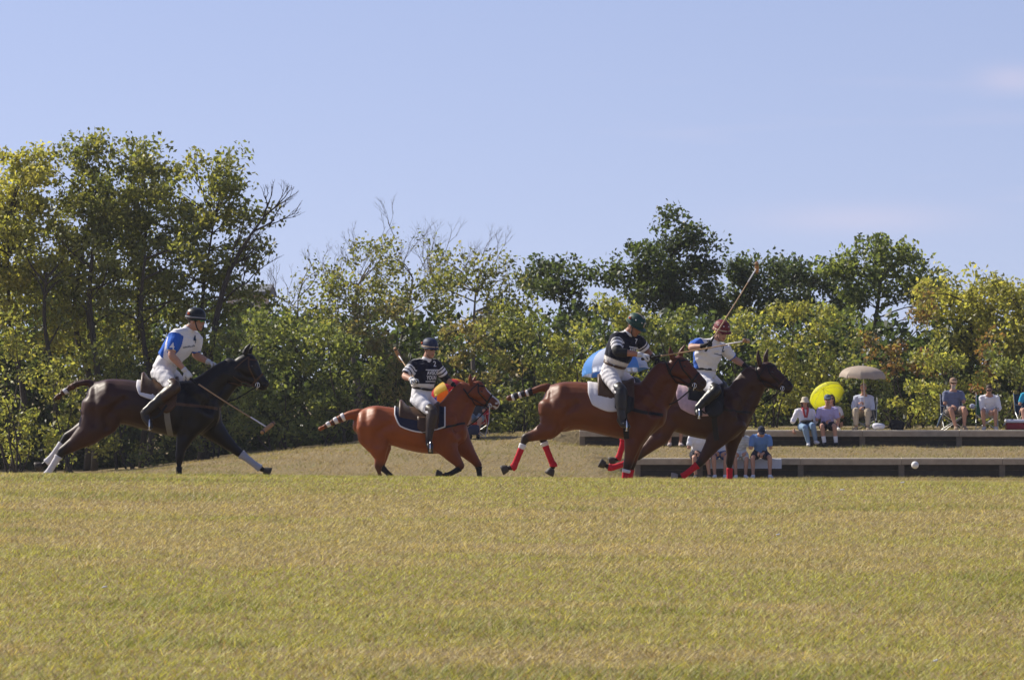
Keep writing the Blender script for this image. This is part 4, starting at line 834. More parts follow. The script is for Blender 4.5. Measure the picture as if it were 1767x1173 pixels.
def arm_leg(g, J, side, r, inf=0.0, t0=0.0, t1=1.0):
    """sleeve or arm between fractions of shoulder-elbow-wrist (0..2)"""
    a, b, c = (Vector(J[k + side]) for k in ('sh', 'el', 'wr')); P = lambda t: a.lerp(b, t) if t <= 1 else b.lerp(c, t - 1)
    ts = [t for t in (0, .35, .7, 1, 1.3, 1.65, 2) if t0 < t < t1]; ts = [t0] + ts + [t1]; rad = np.interp(ts, [0, .35, .7, 1, 1.3, 1.65, 2], np.array([.060, .054, .047, .043, .046, .036, .028]) * r)
    tube(g, [P(t) for t in ts], rad + inf, n=12, sub=3, rnd=.5 if inf == 0 else .12)
def leg_geo(g, J, side, r, inf=0.0, t0=0.0, t1=2.0, rnd=.5):
    a, b, c = (Vector(J[k + side]) for k in ('hip', 'kn', 'an')); P = lambda t: a.lerp(b, t) if t <= 1 else b.lerp(c, t - 1)
    ts = [t for t in (0, .3, .7, 1, 1.3, 1.7, 2) if t0 < t < t1]; ts = [t0] + ts + [t1]; rad = np.interp(ts, [0, .3, .7, 1, 1.3, 1.7, 2], np.array([.098, .090, .070, .058, .060, .045, .038]) * r)
    q = [P(t) for t in ts]
    tube(g, q, rad + inf, n=14, sub=3, rnd=rnd)
def foot_geo(g, an, to, inf=0.0, sc=1.0):
    an, to = Vector(an), Vector(to); d = unit(to - an); dn = Vector((0, 0, -1)); heel = an - d * .05 * sc + dn * .045 * sc
    tube(g, [heel, an + d * .03 * sc + dn * .045 * sc, to - d * .05 * sc, to], [.034 * sc + inf, .040 * sc + inf, .044 * sc + inf, .034 * sc + inf], [.034 * sc + inf, .040 * sc + inf, .030 * sc + inf, .020 * sc + inf], lat=d.cross(Vector((0, 0, 1))), n=12, sub=3, rnd=.7)
    tube(g, [an, an + dn * .04 * sc], .040 * sc + inf, n=10, sub=2)
def torso_geo(g, J, r, inf=0.0, part=(0, 4)):
    p = [Vector(J[k]) for k in ('pel', 'waist', 'chest', 'ctop', 'neck')]; hl = unit(Vector(J['hipL']) - Vector(J['hipR'])); sl = unit(Vector(J['shL']) - Vector(J['shR'])); ml = unit(hl + sl)
    la = np.array([.160, .142, .165, .150, .062]) * r; fo = np.array([.118, .105, .122, .090, .058]) * r; lat = [hl, ml, sl, sl, sl]; a, b = part
    tube(g, p[a:b + 1], la[a:b + 1] + inf, fo[a:b + 1] + inf, lat=[tuple(q) for q in lat[a:b + 1]], n=18, sub=4, rnd=.35 if inf == 0 else .2)
def complete(J):
    J['ctop'] = Vector(J['chest']).lerp(Vector(J['neck']), .62); return J

def rider(D, spec, face, cols, label, H, foot_dir=(1, 0, -.4)):
    J = {k: W(v[0], v[1], D + v[2]) for k, v in spec.items()}; complete(J); r = 1.0
    o = empty('person', J['pel'], label, 'person', 'polo riders'); F = frame(face); hc = J['head']
    g = Geo(); torso_geo(g, J, .93); tube(g, [J['ctop'], J['neck'], hc + F[2] * -.04 - F[1] * .015], [.07, .058, .056], n=12, sub=3); head_geo(g, hc, F)
    hd = {}
    for s in 'RL':
        arm_leg(g, J, s, 1.0, t1=2.0); leg_geo(g, J, s, .93); foot_geo(g, J['an' + s], J['to' + s])
        d = unit(J['ha' + s] - J['wr' + s]); hd[s] = d; hand_geo(g, J['wr' + s], d, cols['palm' + s], curl=1.15)
    me = remesh(g, .0095, 2); v = coords(me); c = np.tile(np.array(cols.get('skin', SKIN)), (len(v), 1))
    dv = v - np.array(hc); loc = dv @ np.array([tuple(q) for q in F]).T
    lip = (np.abs(loc[:, 0]) < .024) & (np.abs(loc[:, 2] + .060) < .007) & (loc[:, 1] > .06); c[lip] = (.28, .09, .07)
    hair = (loc[:, 2] > .0) & (loc[:, 1] < .045) | ((loc[:, 1] < -.045) & (loc[:, 2] > -.05)); hair &= np.linalg.norm(loc, axis=1) < .16; c[hair] = (.03, .02, .014)
    set_cols(me, c); link('body', me, skin_m, o)
    # breeches, boots, knee guards
    g = Geo(); torso_geo(g, J, 1.02, .014, (0, 1))
    for s in 'RL': leg_geo(g, J, s, .97, .014, 0, 1.05, .3)
    blob(g, Vector(J['pel']) - Vector((.02, 0, .03)), (.13, .16, .11)); br = cloth('breeches', g, .010, knit, o, cols['breeches'])
    for s in 'RL':
        g = Geo(); leg_geo(g, J, s, .98, .014, 1.0, 2.0); foot_geo(g, J['an' + s], J['to' + s], .008); cloth('boot', g, .010, boot_m, o, cols['boot'])
        sgn = -1 if s == 'R' else 1; kn = Vector(J['kn' + s]); dn = unit(Vector(J['an' + s]) - kn); up = unit(Vector(J['hip' + s]) - kn); fw = unit(-(dn + up) + Vector((.3, 0, 0)))
        g = Geo(); tube(g, [kn + up * .10 + fw * .012, kn + fw * .022, kn + dn * .12 + fw * .012, kn + dn * .22 + fw * .006], [.078, .084, .078, .062], [.078, .076, .074, .062], n=14, sub=3, rnd=.2); cloth('knee_guard', g, .010, boot_m, o, cols['guard'])
    # jersey
    g = Geo(); torso_geo(g, J, 1.13, .018, (1, 3)); torso_geo(g, J, 1.13, .014, (2, 3))
    for s in 'RL':
        arm_leg(g, J, s, 1.12, .016, 0, cols.get('sleeve' + s, .80)); blob(g, J['sh' + s], .068)
        tube(g, [J['ctop'], Vector(J['sh' + s])], [.092, .07], n=12, sub=3)
    jm = cloth('jersey', g, .0085, fabric, o, lambda v: cols['jersey'](v, J)); 
    g = Geo(); tube(g, [J['ctop'].lerp(J['neck'], .45), J['neck'] + (hc - J['neck']) * .18], [.075, .066], n=14, sub=2, rnd=.1); cloth('collar', g, .008, fabric, jm, cols['collar'])
    if 'belt' in cols:
        g = Geo(); p, q = Vector(J['pel']), Vector(J['waist']); a = p.lerp(q, .86); sl = unit(Vector(J['hipL']) - Vector(J['hipR'])); ax = unit(q - p); b2 = ax.cross(sl)
        tube(g, [a + sl * math.cos(t) * .170 + b2 * math.sin(t) * .136 for t in np.linspace(0, 2 * math.pi, 25)], [.006] * 25, [.017] * 25, lat=tuple(ax.cross(Vector((0, 1, 0)))), n=6, sub=1, rnd=0); g.build('belt', cols['belt'], br)
    for s in 'RL':
        if cols.get('glove' + s): g = Geo(); hand_geo(g, J['wr' + s], hd[s], cols['palm' + s], inf=.004, curl=1.15); tube(g, [J['wr' + s].lerp(J['el' + s], .16), J['wr' + s]], [.036, .034], n=10, sub=2, rnd=.2); g.build('glove', cols['glove' + s], o)
        if cols.get('pad' + s):
            g = Geo(); a, b, c_ = (Vector(J[k + s]) for k in ('sh', 'el', 'wr')); tube(g, [a.lerp(b, .72), b, b.lerp(c_, .38)], [.060, .062, .056], n=12, sub=4, rnd=.2); g.build('elbow_pad', cols['pad' + s], o)
    helmet(o, hc, F, *cols['helmet'][:2], **cols['helmet'][2]); 
    if cols.get('glasses'): glasses(o, hc, F, cols['glasses'])
    return o, J, jm, F
def decal(jm, txt, c, right, up, size, m, parent, poly=None, bold=.012, sx=1.0):
    """flat print laid on the cloth: text or ribbons projected along the viewing normal of the print"""
    right, up = unit(right), unit(up); n = right.cross(up).normalized(); up = n.cross(right); bv = bvh_of(jm.data); V, Fs = [], []
    if poly is None:
        cu = bpy.data.curves.new('t', 'FONT'); cu.body = txt; cu.size = size; cu.align_x = 'CENTER'; cu.align_y = 'CENTER'; cu.offset = bold * size; cu.resolution_u = 3
        t = bpy.data.objects.new('t', cu); C.objects.link(t); dg = bpy.context.evaluated_depsgraph_get(); me = bpy.data.meshes.new_from_object(t.evaluated_get(dg), depsgraph=dg); bpy.data.objects.remove(t)
        bm = bmesh.new(); bm.from_mesh(me); bmesh.ops.triangulate(bm, faces=bm.faces); bmesh.ops.subdivide_edges(bm, edges=[e for e in bm.edges if e.calc_length() > size * .12], cuts=2); bmesh.ops.triangulate(bm, faces=bm.faces)
        bm.verts.index_update(); V = [Vector((q.co.x * sx, q.co.y, 0)) for q in bm.verts]; Fs = [[q.index for q in f_.verts] for f_ in bm.faces]; bm.free()
    else:
        for (x0, y0, x1, y1, w) in poly:
            d = Vector((x1 - x0, y1 - y0)); L = d.length; d.normalize(); p = Vector((-d.y, d.x)) * w / 2; k = max(2, int(L / .012)); b = len(V)
            for i in range(k + 1): q = Vector((x0, y0)) + d * L * i / k; V += [Vector((*(q - p), 0)), Vector((*(q + p), 0))]
            Fs += [[b + 2 * i, b + 2 * i + 2, b + 2 * i + 3, b + 2 * i + 1] for i in range(k)]
    out = []; last = None
    for q in V:
        o = Vector(c) + right * q.x + up * q.y + n * .4; loc, nr, i, d = bv.ray_cast(o, -n, .9)
        if loc is None: loc, nr, i, d = bv.find_nearest(Vector(c) + right * q.x + up * q.y)
        out.append(loc + n * .006)
    g = Geo(); g.add(out, Fs); return g.build('lettering' if poly is None else 'printed_stripe', m, parent, False)
def mallet(hand, tip, head_dir, label, grip=None):
    """bamboo shaft with taped grip and a cigar-shaped wooden head across its end"""
    hand, tip = Vector(hand), Vector(tip); d = unit(tip - hand); hd = Vector(head_dir); hd = unit(hd - d * hd.dot(d)); o = empty('polo_mallet', hand, label, 'mallet', 'polo mallets')
    butt = hand - d * .10
    g = Geo(); tube(g, [hand + d * .1, hand.lerp(tip, .5) + Vector((0, 0, -.008)), tip], [.0095, .0080, .0068], n=8, sub=4, rnd=.1); g.build('shaft', mat('cane', (0.42, 0.27, 0.14), .5, .25, 20), o)
    g = Geo(); tube(g, [butt, hand, hand + d * .13], [.019, .016, .0145], n=10, sub=3); g.build('grip', leather_bk, o)
    g = Geo(); tube(g, [tip - d * .26, tip - d * .01], [.0085, .0090], n=8, sub=2, rnd=.1); g.build('shaft_tape', wht, o)
    g = Geo(); tube(g, [tip - hd * .115, tip - hd * .07, tip + hd * .07, tip + hd * .115], [.021, .026, .026, .021], n=14, sub=3, rnd=.25); h = g.build('head', mat('mallet_wood', (0.40, 0.22, 0.10), .45, .25, 25), o)
    for s in (-1, 1): g = Geo(); tube(g, [tip + hd * s * .085, tip + hd * s * .097], .0275, n=14, sub=1, rnd=.1); g.build('head_ring', mat('ring_tape', (0.05, 0.05, 0.06), .6), h)
    return o
BLUE, WHITE, NAVY = np.array((0.030, 0.125, 0.52)), np.array((0.80, 0.79, 0.80)), np.array((0.016, 0.018, 0.034))
blk_hel = mat('black_shell', (0.016, 0.019, 0.022), .35, .15, 60, .15); nav_hel = mat('navy_shell', (0.025, 0.035, 0.075), .55, .15, 60, .2); grn_hel = mat('green_shell', (0.020, 0.060, 0.050), .55, .15, 60, .2); mar_hel = mat('maroon_shell', (0.16, 0.020, 0.026), .55, .2, 60, .2)
tan_band = mat('tan_band', (0.55, 0.42, 0.30), .8, .1, 40); org = mat('orange_badge', (0.62, 0.12, 0.03), .7); glass_d = mat('dark_lens', (0.008, 0.008, 0.01), .08, 0, spec=.8); glass_g = mat('mirror_lens', (0.10, 0.42, 0.20), .08, .2, 40, metal=.7)
glove_w = mat('white_glove', (0.62, 0.62, 0.62), .8, .12, 60, .2); glove_b = mat('black_glove', (0.018, 0.018, 0.02), .7, .2, 60, .2); ink = mat('navy_print', (0.02, 0.05, 0.10), .8); white_print = mat('white_print', (0.80, 0.79, 0.80), .8, .04)

def jersey_blue(near_x, front):
    """white jersey with blue back and side panel and blue near sleeve"""
    def f(v, J):
        c = np.tile(WHITE, (len(v), 1)); R, E = np.array(J['shR']), np.array(J['elR']); ax = E - R; L2 = ax @ ax; t = np.clip(((v - R) @ ax) / L2, 0, 1); d = np.linalg.norm(v - (R + t[:, None] * ax), axis=1)
        sl = (d < .098) & (t > .02); c[sl] = BLUE; c[sl & (t > .80) & (t < .9)] = WHITE
        S, E = np.array(J['shL']), np.array(J['elL']); ax = E - S; t2 = ((v - S) @ ax) / (ax @ ax); d2 = np.linalg.norm(v - (S + np.clip(t2, 0, 1)[:, None] * ax), axis=1); c[(d2 < .095) & (t2 > .72)] = BLUE
        W_, P_, Ct = np.array(J['waist']), np.array(J['pel']), np.array(J['chest']); up = Ct - W_; up /= np.linalg.norm(up); fw = np.array(tuple(unit(Vector(J['shL'] - J['shR']).cross(Vector(up))))); fw = fw if fw[0] > 0 or True else -fw
        h = (v - W_) @ up; fd = (v - W_) @ fw; side = (v - W_) @ np.array(tuple(unit(J['shR'] - J['shL'])))
        k = ~sl & (h < .26) & (fd < near_x - .55 * np.maximum(0, h)) ; c[k] = BLUE
        return c
    return f
def jersey_navy(v, J):
    c = np.tile(NAVY, (len(v), 1))
    for s in 'RL':
        S, E = np.array(J['sh' + s]), np.array(J['el' + s]); ax = E - S; L = np.linalg.norm(ax); t = ((v - S) @ ax) / (L * L); d = np.linalg.norm(v - (S + np.clip(t, 0, 1)[:, None] * ax), axis=1)
        k = (d < .10) & (t > .12); z = t * L; band = (np.mod(z, .052) < .034) & (z > .07) | (t > .86); c[k & band] = WHITE
    n = np.array(J['neck']); ct = np.array(J['ctop'])
    for s in 'RL':
        S = np.array(J['sh' + s]); ax = S - n; t = ((v - n) @ ax) / (ax @ ax); p = n + np.clip(t, 0, 1)[:, None] * ax; d = np.abs((v - p)[:, 0] * ax[2] * 0 + (v - p) @ np.cross(ax / np.linalg.norm(ax), (0, 0, 1))); c[(t > .1) & (t < 1.1) & (d < .014) & (v[:, 2] > p[:, 2] + .03)] = WHITE
    w, q = np.array(J['waist']), np.array(J['chest']); up = (q - w) / np.linalg.norm(q - w); h = (v - w) @ up; c[(h < .05)] = WHITE * np.array((.92, .88, .82)); return c
WB = (0.74, 0.72, 0.73); BT = (0.030, 0.020, 0.016)
P1 = rider(62, dict(pel=(281, 640, 0), waist=(290, 621, 0), chest=(311, 592, 0), neck=(325, 568, -.02), head=(338, 554, -.03), shR=(303, 577, -.16), elR=(296, 613, -.27), wrR=(320, 640, -.27), haR=(328, 651, -.27), shL=(338, 582, .13), elL=(338, 613, .19), wrL=(361, 625, .10), haL=(370, 628, .08),
    hipR=(279, 643, -.10), hipL=(288, 643, .10), knR=(299, 669, -.35), anR=(250, 711, -.41), toR=(261, 738, -.44), knL=(318, 667, .35), anL=(272, 708, .41), toL=(285, 735, .43)), (.93, -.32, -.10),
    dict(breeches=WB, boot=(.034, .028, .026), guard=(.050, .026, .017), jersey=jersey_blue(.045, 0), collar=WHITE, palmR=(-.3, .8, -.3), palmL=(0, -.3, -1), gloveR=glove_w, gloveL=glove_w, glasses=glass_g,
         helmet=(blk_hel, mat('grey_band', (.3, .3, .32), .7), dict(peak=.002, front=.062, badge=org))), 'person on the black horse in a white and blue number 4 jersey, black helmet', H1)
P2 = rider(72, dict(pel=(726, 686, 0), waist=(729, 667, -.01), chest=(731, 641, -.02), neck=(736, 620, -.04), head=(742, 603, -.07), shR=(714, 629, -.10), elR=(698, 649, -.22), wrR=(711, 655, -.40), haR=(718, 656, -.47), shL=(752, 628, .06), elL=(768, 652, .13), wrL=(783, 664, .06), haL=(790, 668, .04),
    hipR=(722, 689, -.10), hipL=(731, 689, .10), knR=(745, 712, -.36), anR=(740, 757, -.41), toR=(743, 774, -.50), knL=(759, 708, .36), anL=(756, 755, .41), toL=(766, 770, .43)), (.55, -.80, -.12),
    dict(breeches=(.78, .77, .80), boot=(.035, .022, .018), guard=(.045, .030, .024), jersey=jersey_navy, collar=WHITE, palmR=(.3, 0, -1), palmL=(0, -.3, -1), gloveR=glove_w, gloveL=glove_b, glasses=glass_d, padL=glove_b, belt=leather_bk,
         helmet=(nav_hel, tan_band, dict(peak=.013, front=.026, badge=org))), 'person riding the chestnut horse in a navy jersey with number 2 and a navy helmet', H2)
P3 = rider(64, dict(pel=(1055, 644, 0), waist=(1062, 626, -.01), chest=(1073, 598, -.03), neck=(1084, 575, -.06), head=(1095, 563, -.10), shR=(1063, 581, -.17), elR=(1066, 607, -.33), wrR=(1107, 612, -.36), haR=(1118, 614, -.36), shL=(1102, 588, .08), elL=(1117, 607, .14), wrL=(1127, 617, .02), haL=(1135, 621, 0),
    hipR=(1051, 647, -.10), hipL=(1063, 647, .10), knR=(1070, 677, -.36), anR=(1073, 722, -.42), toR=(1084, 737, -.47), knL=(1096, 665, .36), anL=(1095, 715, .41), toL=(1108, 728, .43)), (.72, -.48, -.55),
    dict(breeches=(.74, .72, .73), boot=(.026, .023, .024), guard=(.022, .020, .022), jersey=jersey_navy, collar=WHITE, skin=(.40, .19, .12), palmR=(.2, .3, -1), palmL=(0, -.3, -1), gloveR=glove_w, gloveL=glove_b, padR=glove_b, belt=leather_br,
         helmet=(grn_hel, None, dict(peak=.011, front=.036, stripe=tan_band, studs=True, badge=org))), 'person leaning over on the bay horse in a dark striped jersey and green helmet', H3)
P4 = rider(69, dict(pel=(1217, 650, 0), waist=(1217, 634, -.02), chest=(1222, 608, -.08), neck=(1234, 588, -.13), head=(1245, 573, -.18), shR=(1205, 592, -.22), elR=(1192, 600, -.44), wrR=(1214, 597, -.60), haR=(1223, 595, -.64), shL=(1250, 602, .04), elL=(1268, 620, .10), wrL=(1286, 631, .02), haL=(1294, 635, 0),
    hipR=(1212, 655, -.10), hipL=(1223, 655, .10), knR=(1233, 674, -.36), anR=(1204, 704, -.41), toR=(1207, 716, -.50), knL=(1246, 670, .36), anL=(1236, 712, .41), toL=(1248, 720, .43)), (.50, -.80, -.30),
    dict(breeches=(.78, .77, .79), boot=(.022, .020, .020), guard=(.014, .013, .014), jersey=jersey_blue(.085, 0), collar=WHITE, skin=(.50, .28, .20), palmR=(.6, .1, .6), palmL=(0, -.3, -1), gloveR=glove_b, gloveL=glove_b, glasses=glass_d, belt=leather_bk,
         helmet=(mar_hel, tan_band, dict(peak=.016, front=.026, studs=True))), 'person on the dark bay horse in a white and blue jersey and maroon helmet', H4)
feet = lambda P: (P[1]['anR'].lerp(P[1]['toR'], .75) + Vector((0, 0, -.035)), P[1]['anL'].lerp(P[1]['toL'], .75) + Vector((0, 0, -.035)))
H1.saddle((237, 300), 72, pad_w, (245, 308), leather_br, leather_br, feet(P1), cantle=.085, girth_m=mat('grey_girth', (.22, .21, .19), .9))
H2.saddle((682, 768), 92, navy_pad, (689, 758), leather_br, leather_br, feet(P2), cantle=.09, pipe=wht, quilt=False)
H3.saddle((1014, 1088), 92, pad_w, (1031, 1094), leather_br, leather_bk, feet(P3), cantle=.10)
H4.saddle((1166, 1240), 96, mat('pink_pad', (.58, .40, .42), .95, .3, 22, .3), (1186, 1248), leather_bk, leather_bk, feet(P4), cantle=.08)
H1.strap('breast_strap', [(300, 696), (330, 699), (360, 702), (380, 706)], leather_br, .035); H1.strap('martingale', [(377, 702), (376, 722), (366, 748)], leather_bk, .025)
H2.strap('breast_strap', [(765, 738), (785, 733), (802, 730)], leather_bk, .03); H3.strap('breast_strap', [(1090, 706), (1115, 712), (1143, 716)], leather_bk, .04); H4.strap('breast_strap', [(1225, 700), (1260, 708), (1296, 712)], leather_bk, .03)
for H, P in ((H1, P1), (H2, P2), (H3, P3), (H4, P4)):
    hl = P[1]['haL']; H.rein('rein', 0, hl + Vector((.0, -.03, -.01)), .02); H.rein('rein', 1, hl + Vector((0, .03, -.01)), .02); H.rein('rein', 0, hl + Vector((.02, -.035, -.03)), .07); 
    x = H.S['torso'][-1]; a, b = H.bit[0], W(x[0] - 4, x[1] + 20, H.D); g = Geo(); tube(g, [a, a.lerp(b, .5) + Vector((0, 0, -.05)), b], .009, n=6, sub=4, rnd=0); g.build('martingale_strap', leather_bk, H.root)
# lettering on the jerseys
o, J, jm, F = P1; R_, U_ = unit(Vector((1, .55, .35))), Vector((-.3, 0, 1))
decal(jm, '4', W(335, 586, 62), Vector((.75, .6, .1)), Vector((-.1, 0, 1)), .13, ink, jm); decal(jm, '4', W(297, 598, 61.7), Vector((1, .1, .05)), Vector((0, 0, 1)), .12, white_print, jm)
def scribble(n, w, h, seed):
    r = random.Random(seed); x = -w / 2; out = []
    while x < w / 2: dx = w / n; y = r.uniform(.35, 1) * h; out += [(x, -h * .1, x + dx * .45, y, h * .28), (x + dx * .45, y, x + dx * .8, -h * .1, h * .26)]; x += dx
    return out
decal(jm, '', W(322, 600, 62), Vector((1, .5, .18)), Vector((-.2, 0, 1)), .1, ink, jm, poly=scribble(9, .20, .022, 3))
o, J, jm, F = P4
decal(jm, '2', W(1241, 603, 69), Vector((1, .5, .25)), Vector((-.2, 0, 1)), .14, ink, jm); decal(jm, '', W(1232, 611, 69), Vector((1, .5, -.25)), Vector((.2, 0, 1)), .1, ink, jm, poly=scribble(9, .19, .022, 4))
o, J, jm, F = P2; R2, U2 = Vector((1, .35, 0)), Vector((0, 0, 1))
decal(jm, '2', W(748, 628, 72), R2, U2, .105, white_print, jm); decal(jm, 'AVISON', W(743.5, 643.5, 72), R2, U2, .078, white_print, jm, bold=.02, sx=.72); decal(jm, 'YOUNG', W(743, 652, 72), R2, U2, .078, white_print, jm, bold=.02, sx=.72)
decal(jm, '', W(742, 638, 72), R2, U2, .1, white_print, jm, poly=[(-.11, 0, .11, 0, .011)]); decal(jm, '', W(742, 658, 72), R2, U2, .1, white_print, jm, poly=[(-.11, 0, .11, 0, .011)])
o, J, jm, F = P3; R3, U3 = Vector((1, .55, -.2)), Vector((.3, 0, 1))
decal(jm, '7', W(1093, 588, 64), R3, U3, .085, white_print, jm); decal(jm, 'AVISON', W(1090, 603, 64), R3, U3, .055, white_print, jm, bold=.02); decal(jm, '', W(1089, 598, 64), R3, U3, .1, white_print, jm, poly=[(-.1, 0, .1, 0, .011)])
# mallets and ball
def grip_at(P): return P[1]['wrR'] + unit(P[1]['haR'] - P[1]['wrR']) * .085
h1 = grip_at(P1); mallet(h1 + Vector((.0, .02, -.02)), W(462, 738, 61.3), (.35, .85, .75), 'polo mallet hanging down in front of the black horse')
h2 = grip_at(P2); mallet(h2, W(687, 612, 72.55), (-.55, .35, 1), 'polo mallet carried over the shoulder of the navy jersey rider')
h3 = grip_at(P3) + Vector((.02, 0, -.02)); mallet(h3, W(1288, 588, 63.3), (.1, -1, .1), 'polo mallet held out level in front of the bay horse')
h4 = grip_at(P4); mallet(h4, W(1306, 462, 69.0), (-.3, -1, .1), 'polo mallet raised high against the trees')
g = Geo(); blob(g, W(1579, 802, 60), .043, n=20, m=12); tag(g.build('polo_ball', mat('ball', (.80, .79, .76), .6, .06, 30, .2)), 'white polo ball flying above the field on the right', 'ball')

# ---------------------------------------------------------------- spectators
def ell(g, P, la, fo, lat, **k): tube(g, P, la, fo, lat=lat, **k)
SG = 'spectators seated on the terraces'
def sitter(label, px, Y, seat, floor, yaw=0, lean=.05, sc=1.0, shirt=(.7, .7, .7), sleeve=.8, pants=(.1, .1, .12), plen=.85, shoe=(.7, .7, .7), sock=None, skin=SKIN, hat=None, hair=(.05, .03, .02), long_hair=False,
           hands=((.16, .36, .10), (-.16, .36, .10)), glass=False, beard=None, knee=((.12, .43), (-.12, .43)), foot=((.12, .40), (-.12, .40)), look=(0, 0), stripes=None, scarf=None, name='person', head_dn=0.0, pleg=None):
    """seated person; local coordinates (right, forward, up) from the seat point; right of the person is R"""
    x = (px - CX) / F_PX * Y; f = Vector((math.sin(yaw), -math.cos(yaw), 0)); u = Vector((0, 0, 1)); r = f.cross(u); B = Vector((x, Y, seat))
    o = empty('person', (x, Y, floor), label, 'person', SG); P = lambda a, b, c: B + (r * a + f * b + u * c) * sc
    J = dict(pel=P(0, 0, .09), waist=P(0, .02 + lean * .5, .24), chest=P(0, lean * 1.2, .40), neck=P(0, lean * 1.75 + .02, .60), hipR=P(.09, 0, .085), hipL=P(-.09, 0, .085), shR=P(.178, lean * 1.5, .505), shL=P(-.178, lean * 1.5, .505)); complete(J)
    hc = P(0, lean * 2.0 + .045 + head_dn * .3, .735 - head_dn * .2); F = frame(f + r * look[0] + u * (look[1] - head_dn))
    fl = floor
    for s, k, ft, h in zip('RL', knee, foot, hands):
        hip = J['hip' + s]; an = Vector(P(ft[0], ft[1], 0)); an.z = fl + .085 * sc + (ft[2] if len(ft) > 2 else 0); J['an' + s] = an; kp = (f * 1.0 + u * .6 + r * (k[0] - ft[0] * .3) * 2)
        kn, an2 = ik(hip, an, .43 * sc, .42 * sc, kp); J['kn' + s] = kn; J['an' + s] = an2; J['to' + s] = an2 + f * .17 * sc + u * (-.055 * sc) + r * (.03 if s == 'R' else -.03)
        hw = P(*h); el, wr = ik(J['sh' + s], hw, .285 * sc, .25 * sc, (r * (.8 if s == 'R' else -.8) - u * 1.0 - f * .3)); J['el' + s] = el; J['wr' + s] = wr
    v0 = .0140; g = Geo(); torso_geo(g, J, .93 * sc); tube(g, [J['ctop'], J['neck'], hc + F[2] * -.04], [.07 * sc, .056 * sc, .054 * sc], n=12, sub=3); head_geo(g, hc, F, sc)
    for s in 'RL': arm_leg(g, J, s, sc); leg_geo(g, J, s, .95 * sc); foot_geo(g, J['an' + s], J['to' + s], 0, sc * .95)
    me = remesh(g, v0, 2); g = Geo(); v = coords(me); g.add(v, [tuple(p.vertices) for p in me.polygons]); bpy.data.meshes.remove(me)
    for s in 'RL':
        d = unit(J['wr' + s] - J['el' + s]); hand_geo(g, J['wr' + s], d + u * -.2, -u + r * (-.3 if s == 'R' else .3), curl=.75, sc=sc, sub=1)
    me = g.mesh('body'); v = coords(me); c = np.tile(np.array(skin), (len(v), 1)); loc = ((v - np.array(hc)) @ np.array([tuple(q) for q in F]).T) / sc
    hd = np.linalg.norm(loc, axis=1) < .17; c[(np.abs(loc[:, 0]) < .024) & (np.abs(loc[:, 2] + .06) < .009) & (loc[:, 1] > .06)] = (.28, .09, .07)
    for sg in (-1, 1): c[(np.hypot(loc[:, 0] - sg * .033, loc[:, 2] - .012) < .013) & (loc[:, 1] > .05) & hd] = (.03, .02, .02)
    if beard is not None: c[hd & (loc[:, 2] < -.045) & (loc[:, 2] > -.13) & (loc[:, 1] > .02) & (np.abs(loc[:, 2] + .06) > .008)] = beard
    set_cols(me, c); link('body', me, skin_m, o)
    g = Geo(); torso_geo(g, J, sc, .016, (1, 3))
    tube(g, [J['pel'] + u * .03, J['waist']], [.165 * sc, .16 * sc], [.125 * sc, .125 * sc], lat=tuple(r), n=16, sub=3, rnd=.2)
    for s in 'RL': arm_leg(g, J, s, 1.12 * sc, .015, 0, sleeve); blob(g, J['sh' + s], .060 * sc); tube(g, [J['ctop'], J['sh' + s]], [.075 * sc, .055 * sc], n=12, sub=2)
    def sc_(v):
        c = np.tile(np.array(shirt), (len(v), 1))
        if stripes is not None: c[np.mod(v[:, 2], .06) < .025] = stripes
        return c
    cloth('shirt', g, .0145, fabric, o, sc_)
    g = Geo(); torso_geo(g, J, sc, .012, (0, 1))
    for s in 'RL': leg_geo(g, J, s, sc, .018, 0, plen, .15)
    cloth('trousers' if plen > 1.3 else 'shorts', g, .016, knit, o, pants)
    for s in 'RL':
        g = Geo(); foot_geo(g, J['an' + s], J['to' + s], .010, sc); cloth('shoe', g, .0135, fabric, o, shoe)
        if sock is not None: g = Geo(); leg_geo(g, J, s, .95 * sc, .010, 1.6, 2.0, .1); cloth('sock', g, .0135, fabric, o, sock)
    r_, f_, u_ = F; Q = lambda a, b, d: hc + (r_ * a + f_ * b + u_ * d) * sc; RR = np.array([tuple(r_), tuple(f_), tuple(u_)]).T
    if hat is None or long_hair:
        g = Geo(); blob(g, Q(0, -.022, .045), np.array((.084, .098, .090)) * sc, RR, 16, 10)
        if long_hair:
            for sg in (-1, 1): tube(g, [Q(sg * .06, -.03, .06), Q(sg * .082, -.03, -.05), Q(sg * .08, .0, -.19)], [.035, .034, .022], n=10, sub=3)
            tube(g, [Q(0, -.08, .05), Q(0, -.085, -.06), Q(0, -.07, -.18)], [.07, .075, .05], [.035] * 3, lat=tuple(r_), n=12, sub=3)
        me = remesh(g, .011, 2, 'hair'); set_cols(me, np.tile(np.array(hair), (len(me.vertices), 1))); link('hair', me, vmat('hair', .6, .3, .25, 60, .5, 150), o)
